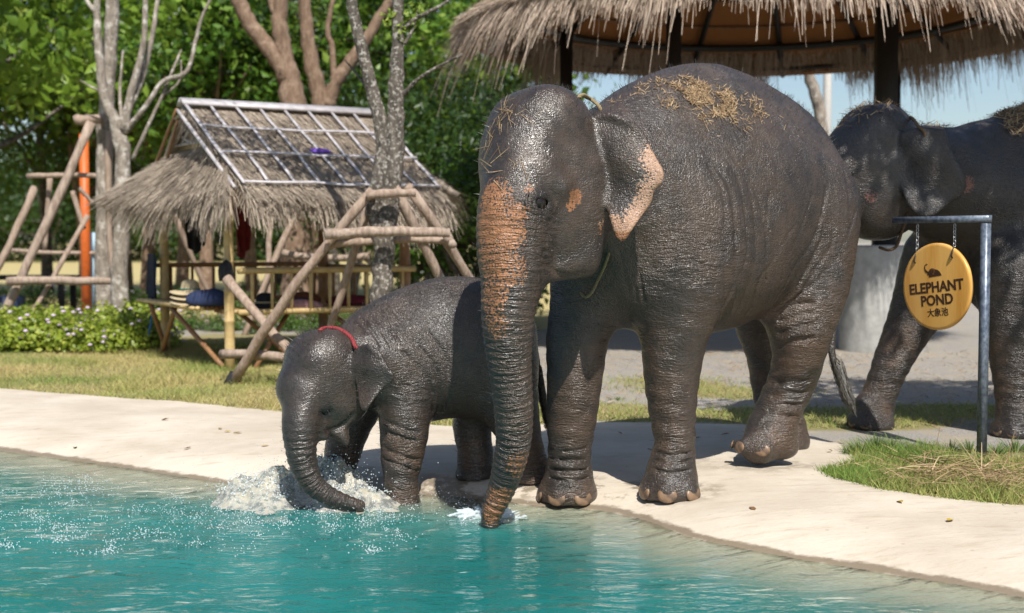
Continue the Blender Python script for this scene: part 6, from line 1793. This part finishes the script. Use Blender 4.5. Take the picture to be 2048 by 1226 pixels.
for (cx, cy, n_, lab) in ((860, 998, 130, 'drops round the wading foot of the calf'), (930, 1003, 90, 'drops between the legs of the calf and the long trunk')):
    drops('foot_drops', lab, on_water(n_, cx, cy, 40, 7, .03), rg.uniform(.0014, .0035, n_))

# fallen leaves on the bank and lawn: each lies by itself
M_DRYLEAF = [simple('dry_leaf_yellow', (0.50, 0.34, 0.03), .7, .3), simple('dry_leaf_brown', (0.22, 0.11, 0.04), .8, .3), simple('dry_leaf_pale', (0.42, 0.30, 0.14), .8, .3)]
lv = np.array([[-.5, 0, 0], [-.2, .2, .06], [.2, .18, .09], [.5, 0, .02], [.2, -.18, .09], [-.2, -.2, .06], [0, 0, .0], [0, 0, .02]])
LM = [np_mesh('fallen_leaf', lv, np.array([(0, 6, 1), (1, 6, 2), (2, 6, 3), (3, 6, 4), (4, 6, 5), (5, 6, 0)]), False, None, [m]) for m in M_DRYLEAF]
lp = [(475, 870, 0), (455, 867, 0), (150, 877, 0), (440, 862, 2), (330, 845, 1), (530, 893, 2), (375, 890, 1), (1505, 1010, 1), (1640, 1105, 0), (1655, 1128, 0), (1900, 1043, 0), (1800, 1010, 0), (1870, 990, 1), (1830, 945, 2), (1955, 962, 1), (1780, 915, 0), (1240, 870, 1), (1450, 872, 1), (1395, 880, 1), (1220, 800, 1), (1260, 775, 1), (1440, 802, 1), (1430, 770, 1), (305, 780, 1), (160, 740, 2), (480, 770, 1), (90, 760, 1), (250, 745, 2), (530, 800, 2), (1660, 905, 2), (1300, 905, 2)]
for i, (a, b, k) in enumerate(lp):
    p = on_z(a, b, 0); p[2] = land_z(p[0], p[1]) + .012
    o = obj('fallen_leaf', LM[k], None, p, (RNG.normal() * .15, RNG.normal() * .15, RNG.uniform(0, 6.28)), RNG.uniform(.05, .085))
    tag(o, ['small yellow fallen leaf on the ground by the pond', 'small brown fallen leaf on the ground by the pond', 'small pale dry leaf on the ground by the pond'][k], 'leaf', ['yellow fallen leaves', 'brown fallen leaves', 'pale fallen leaves'][k])
# dry stalks lying on the grass by the sign
mb = MB(); n = 620
c_ = np.array([on_z(1950, 965, 0), on_z(1890, 975, 0), on_z(2010, 985, 0), on_z(1840, 950, 0), on_z(1760, 935, 0), on_z(2030, 940, 0)]); k = RNG.choice(6, n, p=[.3, .2, .25, .12, .05, .08])
S = c_[k] + RNG.normal(size=(n, 3)) * np.array([.22, .14, 0]); S[:, 2] = land_z(S[:, 0], S[:, 1]) + RNG.uniform(.02, .10, n)
d = np.column_stack([RNG.normal(size=n), RNG.normal(size=n) * .6, RNG.normal(size=n) * .16]); d /= np.linalg.norm(d, axis=1, keepdims=True)
kk = bank_in(S[:, 0], S[:, 1]) < -.05; S, d = S[kk], d[kk]; n = len(S)
strands(mb, S, d, np.tile(UP, (n, 1)), RNG.uniform(.08, .34, n), RNG.uniform(.0018, .0042, n), .55 + RNG.normal(size=n) * .25, .12, .03, 4)
tag(mb.build('straw_litter', M_STRAW, None, S.mean(0)), 'dry stalks lying on the grass below the sign', 'straw', kind='stuff')
# scattered straw over gravel and lawn
mb = MB(); n = 3000; S = np.column_stack([RNG.uniform(.2, 6, n), RNG.uniform(9.8, 17, n), np.zeros(n)]); S = S[bank_in(S[:, 0], S[:, 1]) < -.03]; n = len(S); S[:, 2] = land_z(S[:, 0], S[:, 1]) + .01
d = np.column_stack([RNG.normal(size=n), RNG.normal(size=n), RNG.normal(size=n) * .04]); d /= np.linalg.norm(d, axis=1, keepdims=True)
strands(mb, S, d, np.tile(UP, (n, 1)), RNG.uniform(.04, .13, n), RNG.uniform(.0022, .005, n), .5 + RNG.normal(size=n) * .25, .0, .02, 3)
tag(mb.build('scattered_straw', M_STRAW), 'loose straw strewn over the gravel behind the elephants', 'straw', kind='stuff')
# grass tufts
M_TUFTG = grass_mat('tuft_blades', (0.10, 0.14, 0.03), (0.10, 0.17, 0.04), (0.20, 0.28, 0.09))
def tuft(p, n, hgt, lab):
    z = land_z(np.array([p[0]]), np.array([p[1]]))[0]; t_ = np.linspace(0, 1, 4); mb = MB()
    a = RNG.uniform(0, 6.28, n); rr = RNG.random(n) ** .6; L = RNG.uniform(.5, 1.1, n) * hgt
    S = np.column_stack([np.cos(a) * rr * .06, np.sin(a) * rr * .06, np.full(n, -.01)])
    D = np.column_stack([np.cos(a) * rr * .9, np.sin(a) * rr * .9, np.ones(n)]); D /= np.linalg.norm(D, axis=1, keepdims=True)
    strands(mb, S, D, np.tile(UP, (n, 1)), L, RNG.uniform(.0016, .003, n), .5 + RNG.normal(size=n) * .25, .35, 0, 4)
    o = mb.build('grass_tuft', M_TUFTG); o.location = (p[0], p[1], z); tag(o, lab, 'grass', 'grass tufts round the sign post')
for a, b, n, hg in ((1722, 905, 150, .17), (1752, 898, 180, .20), (1785, 903, 160, .20), (1820, 910, 130, .15), (1700, 908, 90, .12), (1900, 905, 130, .16), (1990, 915, 160, .17), (2030, 905, 160, .18), (1860, 930, 120, .16), (2010, 960, 120, .15), (1940, 905, 110, .16), (1850, 900, 90, .14), (1965, 935, 130, .16), (1660, 845, 60, .10), (1560, 830, 60, .1), (1235, 800, 50, .08)):
    p = on_z(a, b, 0); tuft(p, n, hg, 'dark green grass tuft growing by the sign post and bank')
